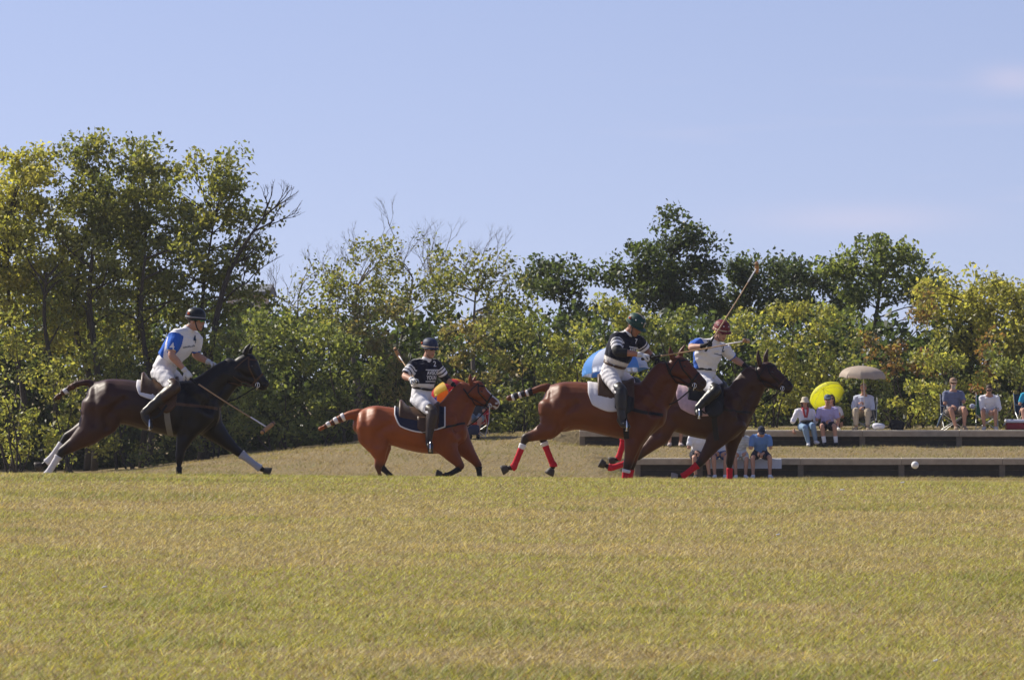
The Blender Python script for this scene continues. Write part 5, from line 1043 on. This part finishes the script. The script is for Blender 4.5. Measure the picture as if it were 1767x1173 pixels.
    if hat is not None:
        kind, m = hat; g = Geo(); n = 20
        if kind == 'cap':
            rows = [(1.0, .015), (1.02, .04), (.95, .085), (.70, .118), (.3, .132), (.02, .135)]
            g.add([Q(math.cos(t) * .086 * k, math.sin(t) * .104 * k - .012, z) for k, z in rows for t in np.arange(n) * 2 * math.pi / n], [(i * n + j, i * n + (j + 1) % n, (i + 1) * n + (j + 1) % n, (i + 1) * n + j) for i in range(5) for j in range(n)] + [tuple(range(n))[::-1]])
            h = g.build('cap', m, o); g = Geo(); tube(g, [Q(0, .07, .040), Q(0, .125, .036), Q(0, .165, .022)], [.075 * sc, .072 * sc, .045 * sc], [.008] * 3, lat=tuple(r_), n=14, sub=3, rnd=.5); g.build('peak', m, h)
        else:
            rows = [(1.45, -.015), (1.42, -.005), (1.06, .025), (1.0, .05), (.95, .095), (.75, .125), (.02, .130)]
            g.add([Q(math.cos(t) * .090 * k, math.sin(t) * .106 * k - .010, z) for k, z in rows for t in np.arange(n) * 2 * math.pi / n], [(i * n + j, i * n + (j + 1) % n, (i + 1) * n + (j + 1) % n, (i + 1) * n + j) for i in range(6) for j in range(n)] + [tuple(range(n))[::-1]])
            g.build('sun_hat', m, o)
    if glass: glasses(o, hc, F, glass_d, sc)
    if scarf is not None:
        g = Geo(); ct = J['ctop']
        for sg in (-1, 1): tube(g, [J['neck'] + r * sg * .06, ct + r * sg * .055 + f * .11, J['chest'] + r * sg * .02 + f * .155 - u * .06], [.026, .03, .022], [.014] * 3, lat=tuple(r), n=8, sub=3)
        g.build('scarf', scarf, o)
    return o, J
def umbrella(label, apex, axis, R, depth, cols, npan=8, hand=None, m_pole=None, cat='umbrella'):
    """ribbed canopy, each panel a piece of its own, on a pole along axis"""
    apex, ax = Vector(apex), unit(axis); a = ax.orthogonal().normalized(); b = ax.cross(a); o = empty('umbrella', apex - ax * depth, label, cat, 'spectators umbrellas'); mp_ = m_pole or steel
    pr = lambda s, t, out=0: apex - ax * (depth * (s ** 1.9)) + (a * math.cos(t) + b * math.sin(t)) * R * math.sin(s * math.pi / 2 * .98) * (1 + out) 
    for k in range(npan):
        t0, t1 = 2 * math.pi * k / npan, 2 * math.pi * (k + 1) / npan; v, f = [], []; ns, nt = 7, 4
        for lay in (0, 1):
            for i in range(ns + 1):
                s = max(.02, i / ns)
                for j in range(nt + 1):
                    w = j / nt; sag = -.055 * math.sin(w * math.pi) * s; v.append(pr(s, t0 + (t1 - t0) * w, sag) - ax * (.004 * lay + .012 * math.sin(w * math.pi) * s * 0) + ax * (.02 * math.sin(w * math.pi) * s * s))
        n1 = (ns + 1) * (nt + 1)
        for i in range(ns):
            for j in range(nt): q = (i * (nt + 1) + j, i * (nt + 1) + j + 1, (i + 1) * (nt + 1) + j + 1, (i + 1) * (nt + 1) + j); f += [q, tuple(z + n1 for z in q)[::-1]]
        e = ns * (nt + 1); f += [(e + j, e + j + 1, e + j + 1 + n1, e + j + n1) for j in range(nt)]
        g = Geo(); g.add(v, f); g.build('panel', cols[k % len(cols)], o)
        g = Geo(); tube(g, [pr(max(.03, s), t0, -.01) - ax * .008 for s in np.linspace(0, 1, 6)], .0045, n=5, sub=1, rnd=0); g.build('rib', mp_, o)
    end = Vector(hand) if hand is not None else apex - ax * (depth + .75)
    g = Geo(); tube(g, [apex + ax * .05, end], .009, n=8, sub=1, rnd=.3); g.build('pole', mp_, o)
    g = Geo(); d = unit(end - apex); tube(g, [end - d * .06, end + d * .08], .015, n=8, sub=1); g.build('handle', leather_bk, o)
    return o
def nylon(name, col, tr=.35): return mat(name, col, .6, .06, 12, .1, trans=tr)
def camp_chair(label, px, Y, floor, m, yaw=0, sz=.36, seat_h=.40):
    x = (px - CX) / F_PX * Y; o = empty('camp_chair', (x, Y, floor), label, 'chair', 'folding camp chairs'); f = Vector((math.sin(yaw), -math.cos(yaw), 0)); u = Vector((0, 0, 1)); r = f.cross(u); P = lambda a, b, c: Vector((x, Y, floor)) + r * a + f * b + u * c
    fr = mat('chair_tube', (.55, .56, .56), .35, .1, 20, metal=.8); w = .27
    def sheet(name, quad, parent=o):
        g = Geo(); A, B, C_, D_ = quad; n = 6; v = []; nn = unit((B - A).cross(D_ - A)); f_ = []
        for lay in (0, 1):
            for i in range(n + 1):
                for j in range(n + 1): s, t = i / n, j / n; v.append(A.lerp(B, s).lerp(D_.lerp(C_, s), t) - nn * (.03 * math.sin(math.pi * s) * math.sin(math.pi * t) + .006 * lay))
        N = (n + 1) ** 2
        for i in range(n):
            for j in range(n): q = (i * (n + 1) + j, (i + 1) * (n + 1) + j, (i + 1) * (n + 1) + j + 1, i * (n + 1) + j + 1); f_ += [q, tuple(k + N for k in q)[::-1]]
        ed = [i * (n + 1) for i in range(n + 1)] + [n * (n + 1) + j for j in range(1, n + 1)] + [i * (n + 1) + n for i in range(n - 1, -1, -1)] + [j for j in range(n - 1, 0, -1)]
        f_ += [(p, q, q + N, p + N) for p, q in zip(ed, ed[1:] + ed[:1])]
        g.add(v, f_); return g.build(name, m, parent)
    sheet('seat', [P(-w, .24, seat_h), P(w, .24, seat_h), P(w, -.2, seat_h - .06), P(-w, -.2, seat_h - .06)]); sheet('backrest', [P(-w, -.2, seat_h - .03), P(w, -.2, seat_h - .03), P(w, -.34, seat_h + .48), P(-w, -.34, seat_h + .48)])
    for s in (-1, 1):
        for a, b in (((s * w, .26, 0), (s * w, -.2, seat_h + .02)), ((s * w, -.28, 0), (s * w, .24, seat_h + .20)), ((s * w, -.2, seat_h - .05), (s * w, -.34, seat_h + .5)), ((-s * w, .25, 0), (s * w, .24, seat_h)), ((-s * w, -.27, 0), (s * w, -.2, seat_h - .04))):
            g = Geo(); tube(g, [P(*a), P(*b)], .010, n=7, sub=1); g.build('leg' if a[2] == 0 else 'back_post', fr, o)
        g = Geo(); tube(g, [P(s * w, -.26, seat_h + .22), P(s * w, .26, seat_h + .20)], [.03, .03], [.008, .008], lat=tuple(r), n=8, sub=2); g.build('armrest', m, o)
    return o
def bag(name, label, c, h, m, strap=True, cat='bag', seed=0):
    g = Geo(); c = Vector(c); r = random.Random(seed); blob(g, c, h, n=16, m=10); box(g, c - Vector((0, 0, h[2] * .35)), (h[0] * .82, h[1] * .8, h[2] * .6), bev=.03)
    for k in range(5): blob(g, c + Vector((r.uniform(-.6, .6) * h[0], r.uniform(-.5, .5) * h[1], r.uniform(.0, .7) * h[2])), [q * .45 for q in h])
    o = empty(name, (c.x, c.y, c.z - h[2]), label, cat); me = remesh(g, .014, 3, 'fabric_body'); link('fabric_body', me, m, o)
    if strap: g = Geo(); tube(g, [c + Vector((-h[0] * .5, -.02, h[2] * .8)), c + Vector((0, -.03, h[2] * 1.5)), c + Vector((h[0] * .5, -.02, h[2] * .8))], .012, n=6, sub=4); g.build('strap', m, o)
    return o
TL, TU, FL, FU = -1.016, -0.41, -1.51, -0.81
# lower bench
sitter('person in a white shirt half hidden by the dark bay horse on the lower bench', 1204, 124.0, TL, FL, .1, .10, shirt=(.78, .78, .82), pants=(.03, .03, .04), shoe=(.05, .05, .06), hair=(.2, .12, .07), hands=((.10, .40, .16), (-.10, .40, .14)), foot=((.10, .40), (-.22, .42)))
sitter('person in blue shorts seated between the forelegs of the dark bay horse', 1241, 124.0, TL, FL, 0, .08, shirt=(.62, .66, .78), pants=(.06, .10, .24), shoe=(.65, .66, .7), hands=((.10, .34, .16), (-.12, .32, .14)))
sitter('person in a pale patterned dress on the lower bench', 1277, 124.0, TL, FL, 0, .06, .95, shirt=(.62, .62, .60), pants=(.60, .61, .60), plen=.95, shoe=(.75, .75, .76), long_hair=True, hair=(.12, .07, .03), stripes=(.50, .52, .48), hands=((.12, .36, .14), (-.12, .34, .14)))
sitter('person in a light blue polo shirt and navy cap looking down on the lower bench', 1312, 124.0, TL, FL, 0, .16, 1.0, shirt=(.12, .24, .52), pants=(.03, .03, .05), shoe=(.72, .72, .74), hat=('cap', mat('navy_cap', (.02, .025, .05), .9)), head_dn=.55, hands=((.06, .42, .13), (-.06, .42, .13)), knee=((.2, .4), (-.2, .4)), foot=((.19, .42), (-.21, .42)))
g = Geo()
for i in range(2): box(g, W(1318, 793, 123.98) + Vector((-.05 + i * .9 - .85, .12, .012)), (.42, .17, .012), bev=.008); box(g, W(1318, 793, 123.98) + Vector((-.05 + i * .9 - .85, -.075, -.10)), (.42, .008, .11), bev=.004)
tag(g.build('blanket', mat('white_towel', (.62, .64, .70), .95, .1, 20, .4), None, False), 'pale towel spread over the lower bench under the seated people', 'towel')
# upper bench
sitter('person with bare legs hanging from the upper bench behind the bay horse', 1165, 129.0, TU, FU, 0, .05, shirt=(.45, .30, .34), pants=(.5, .45, .4), shoe=(.5, .4, .36), hair=(.1, .06, .03), foot=((.14, .38), (-.12, .34)))
sitter('person in a white blouse, jeans, red scarf and cream sun hat on the upper bench', 1389, 129.0, TU, FU, .12, -.02, .95, shirt=(.80, .78, .82), sleeve=1.25, pants=(.22, .32, .45), plen=1.95, shoe=(.62, .62, .66), hat=('sun', mat('cream_hat', (.62, .55, .42), .95, .1, 40, .4)), scarf=mat('red_scarf', (.42, .05, .06), .9), long_hair=True, hair=(.10, .05, .03),
       hands=((.30, .05, .02), (-.22, .20, .08)), knee=((.05, .43), (-.05, .43)), foot=((-.02, .40), (-.22, .36, .06)))
g = Geo(); sit = W(1392, 727, 128.8); blob(g, sit, (.16, .10, .045)); tag(g.build('waist_bag', mat('black_nylon', (.015, .015, .018), .8)), 'black waist bag on the lap of the woman in jeans', 'bag')
sitter('person in a lavender polo shirt, navy shorts and white socks on the upper bench', 1428, 129.0, TU, FU, -.05, .06, 1.02, shirt=(.46, .40, .66), pants=(.025, .028, .05), shoe=(.02, .02, .022), sock=(.78, .78, .80), hat=('cap', mat('grey_cap', (.12, .15, .19), .9)), glass=True, hands=((.14, .30, .10), (-.06, .30, .24)), foot=((.08, .42), (-.20, .40)))
sitter('person with long dark hair and sunglasses under the yellow umbrella', 1434, 129.9, TU + .06, TU - .02, .05, 0, .95, shirt=(.78, .76, .80), pants=(.7, .7, .74), long_hair=True, hair=(.02, .014, .01), glass=True, hands=((.2, .2, .2), (-.26, .22, .12)), foot=((.1, .55), (-.1, .55)))
umbrella('yellow umbrella tilted behind the woman with sunglasses', W(1428, 684, 130.3) + Vector((-.10, .17, .19)), (-.36, .60, .71), .47, .28, [nylon('yellow_nylon', (.86, .86, .10), .55)], 8, W(1437, 712, 129.75))
sitter('person in a pale blue shirt and khaki trousers holding the tan umbrella', 1491, 129.9, TU + .30, TU - .02, -.25, .03, 1.0, shirt=(.55, .60, .74), sleeve=1.25, pants=(.50, .42, .31), plen=1.9, shoe=(.35, .28, .2), hair=(.25, .2, .16), hands=((.07, .26, .36), (-.05, .28, .26)), foot=((.12, .42), (-.18, .44)), knee=((.1, .4), (-.14, .4)))
umbrella('tan umbrella with a pale pole above the man in khaki trousers', W(1489, 631, 129.6), (.04, -.06, 1), .60, .30, [nylon('tan_nylon', (.62, .52, .42), .4)], 10, W(1492, 706, 129.55), mat('pale_pole', (.66, .62, .62), .5))
camp_chair('low folding chair under the man with the tan umbrella', 1491, 129.95, TU - .02, mat('grey_canvas', (.10, .11, .13), .9), -.25, seat_h=.30)
bag('tote_bag', 'white tote bag lying on the upper bench below the tan umbrella', W(1516, 735, 129.25), (.17, .10, .08), mat('white_canvas', (.74, .74, .80), .9, .06, 20, .3), False, seed=1)
bag('backpack', 'black backpack beside the white tote bag', W(1548, 733, 129.5), (.20, .14, .135), mat('black_canvas', (.013, .013, .016), .9, .2, 20, .3), True, seed=2)
camp_chair('dark blue folding chair of the bearded man', 1645, 130.0, TU - .02, mat('navy_canvas', (.03, .05, .10), .9), .1)
sitter('person with a white beard, tan cap and grey-blue polo shirt in a folding chair', 1645, 130.0, TU + .36, TU - .02, .05, -.02, 1.08, shirt=(.155, .175, .26), pants=(.24, .21, .20), plen=.80, shoe=(.3, .22, .15), hat=('cap', mat('tan_cap', (.33, .22, .15), .9)), glass=True, beard=(.55, .52, .50), hands=((.06, .30, .22), (-.26, .34, .10)), knee=((.1, .4), (-.2, .4)), foot=((-.0, .46), (-.20, .42)), stripes=(.14, .16, .25))
g = Geo(); c = W(1624, 722, 130.1); tube(g, [c + Vector((.12, .02, .20)), c + Vector((0, -.03, .05)), c + Vector((-.10, -.05, -.20))], [.05, .09, .06], [.022, .03, .02], lat=(0, 1, 0), n=12, sub=4); tag(g.build('jacket', mat('navy_jacket', (.05, .08, .14), .9, .2, 20, .5)), 'navy jacket hanging over the arm of the folding chair', 'jacket')
camp_chair('green folding chair of the man in the white shirt', 1703, 130.1, TU - .02, mat('green_canvas', (.02, .09, .06), .9), -.1)
sitter('person in a white shirt leaning forward with clasped hands in a green folding chair', 1707, 129.9, TU + .30, TU - .02, -.1, .14, 1.0, shirt=(.76, .76, .82), sleeve=1.1, pants=(.60, .58, .60), plen=.8, shoe=(.5, .45, .42), hair=(.05, .03, .02), glass=True, skin=(.42, .22, .15), head_dn=.25, hands=((-.02, .42, .17), (-.08, .42, .16)), foot=((.12, .36), (-.16, .40)))
bag('cushion', 'small white and navy bag on the arm of the green chair', W(1678, 701, 130.0), (.07, .07, .07), mat('pale_nylon', (.40, .42, .55), .8, .2, 20, .3), False, seed=3)
def cooler():
    c = W(1770, 741, 129.9); o = empty('cooler', c, 'red cooler with a white lid at the right edge of the upper terrace', 'cooler'); R_ = mat('red_plastic', (.30, .015, .03), .4, .06, 10); Wp = mat('white_plastic', (.70, .72, .82), .45, .05, 10)
    g = Geo(); box(g, c + Vector((0, 0, .085)), (.50, .22, .085), bev=.02); g.build('tub', R_, o, False); g = Geo(); box(g, c + Vector((0, 0, .215)), (.515, .235, .04), bev=.02); g.build('lid', Wp, o, False)
    g = Geo(); tube(g, [c + Vector((-.515, -.16, .16)), c + Vector((-.545, 0, .11)), c + Vector((-.515, .16, .16))], .012, n=6, sub=4); g.build('handle', Wp, o)
cooler()
camp_chair('blue folding chair cut off by the right edge, behind the cooler', 1775, 130.6, TU - .02, mat('navy_canvas2', (.02, .035, .07), .9), .3, seat_h=.42)
sitter('person in a turquoise shirt cut off by the right edge of the picture', 1779, 130.4, TU + .36, TU - .02, -.2, .02, 1.0, shirt=(.03, .36, .55), pants=(.05, .06, .08), hat=('cap', mat('dark_cap', (.02, .025, .04), .9)), hands=((.2, .36, .16), (-.2, .3, .1)))
g = Geo(); a = W(1752, 672, 131.0); box(g, a + Vector((0, 0, -.26)), (.05, .02, .24), bev=.012); tag(g.build('folded_chair', mat('mustard_canvas', (.34, .25, .06), .9)), 'mustard folded chair bag leaning behind the cooler', 'chair bag')
# the hidden couple under the bright umbrellas
ft = float(gz((826 - CX) / F_PX * 129.8, 129.8))
sitter('person in a dark shirt with bare legs seated on the bank behind the chestnut horse', 823, 130.2, ft + .42, ft, -.15, .05, .98, shirt=(.035, .04, .06), pants=(.22, .27, .31), plen=.8, shoe=(.02, .02, .025), hair=(.06, .04, .03), hands=((.16, .36, .12), (-.16, .40, .10)), foot=((.10, .42), (-.10, .46)))
camp_chair('red folding chair on the bank behind the chestnut horse', 822, 130.3, ft, mat('red_canvas', (.34, .03, .04), .9), -.2)
bag('cool_bag', 'dark blue bag on the bank below the red folding chair', W(817, 743, 129.6) + Vector((0, 0, .02)), (.16, .13, .13), mat('navy_bag', (.02, .025, .06), .9, .2, 20, .3), False, seed=4)
bx = [nylon('red_nylon', (.60, .03, .05), .45), nylon('orange_nylon', (.75, .30, .02), .45), nylon('violet_nylon', (.14, .10, .55), .45), nylon('red_nylon', (.60, .03, .05), .45), nylon('amber_nylon', (.70, .48, .03), .45)]
umbrella('rainbow-panelled umbrella behind the navy jersey rider', W(766, 660, 130.3), (-.42, .25, .87), .52, .34, bx, 8, W(790, 705, 130.2))
umbrella('large white and blue umbrella behind the green helmet rider', W(1056, 598, 130.6), (-.12, .10, .97), .84, .66, [nylon('white_nylon', (.66, .72, .86), .4), nylon('blue_nylon', (.12, .36, .80), .4)], 8, W(1062, 700, 130.3))
sitter('person hidden behind the bay horse holding the white and blue umbrella', 1062, 130.2, TU + .3, TU - .02, 0, .03, 1.0, shirt=(.5, .5, .55), hands=((.08, .26, .34), (-.06, .28, .26)))
# white scraps on the turf
for px, py, lb in ((1453, 846, 'larger white scrap on the turf below the ball'), (1342, 924, 'small white scrap on the turf in the middle right'), (180, 1015, 'small white scrap on the turf on the left'), (1614, 1143, 'small white scrap on the turf near the bottom right'), (1557, 833, 'flat white scrap at the crest of the field on the right')):
    Y = CAMZ / ((py - HY) / F_PX); Y = min(Y, 49.5)
    x = (px - CX) / F_PX * Y; z = float(gz(x, Y)); Y = (CAMZ - z - .012) / ((py - HY) / F_PX); Y = min(Y, 50.5); x = (px - CX) / F_PX * Y; z = float(gz(x, Y)); r = random.Random(px); g = Geo()
    k = .55 * Y / 50 + .1; blob(g, (x, Y, z + .020), (.024 * k, .018 * k, .010 * k), n=8, m=5); blob(g, (x + .022 * k, Y + .01, z + .022), (.014 * k, .014 * k, .011 * k), n=7, m=5); blob(g, (x - .016 * k, Y - .01, z + .019), (.013 * k, .010 * k, .010 * k), n=7, m=5); tag(g.build('paper_scrap', wht), lb, 'scrap', 'white scraps on the turf')

# ---------------------------------------------------------------- thin autumn haze over the whole place
g = Geo(); box(g, (0, 950, 3.9), (1650, 1150, 7.1))
hz = g.build('haze', None, None, False); tag(hz, 'thin bright haze in the air', 'haze', kind='stuff')
hm = bpy.data.materials.new('haze_air'); hm.use_nodes = True; hn = hm.node_tree.nodes; hn.remove(hn['Principled BSDF'])
pv = hn.new('ShaderNodeVolumePrincipled'); pv.inputs['Color'].default_value = (0.92, 0.94, 1.0, 1); pv.inputs['Density'].default_value = 0.00015; pv.inputs['Anisotropy'].default_value = 0.2
hm.node_tree.links.new(pv.outputs[0], hn['Material Output'].inputs['Volume']); hz.data.materials.append(hm)
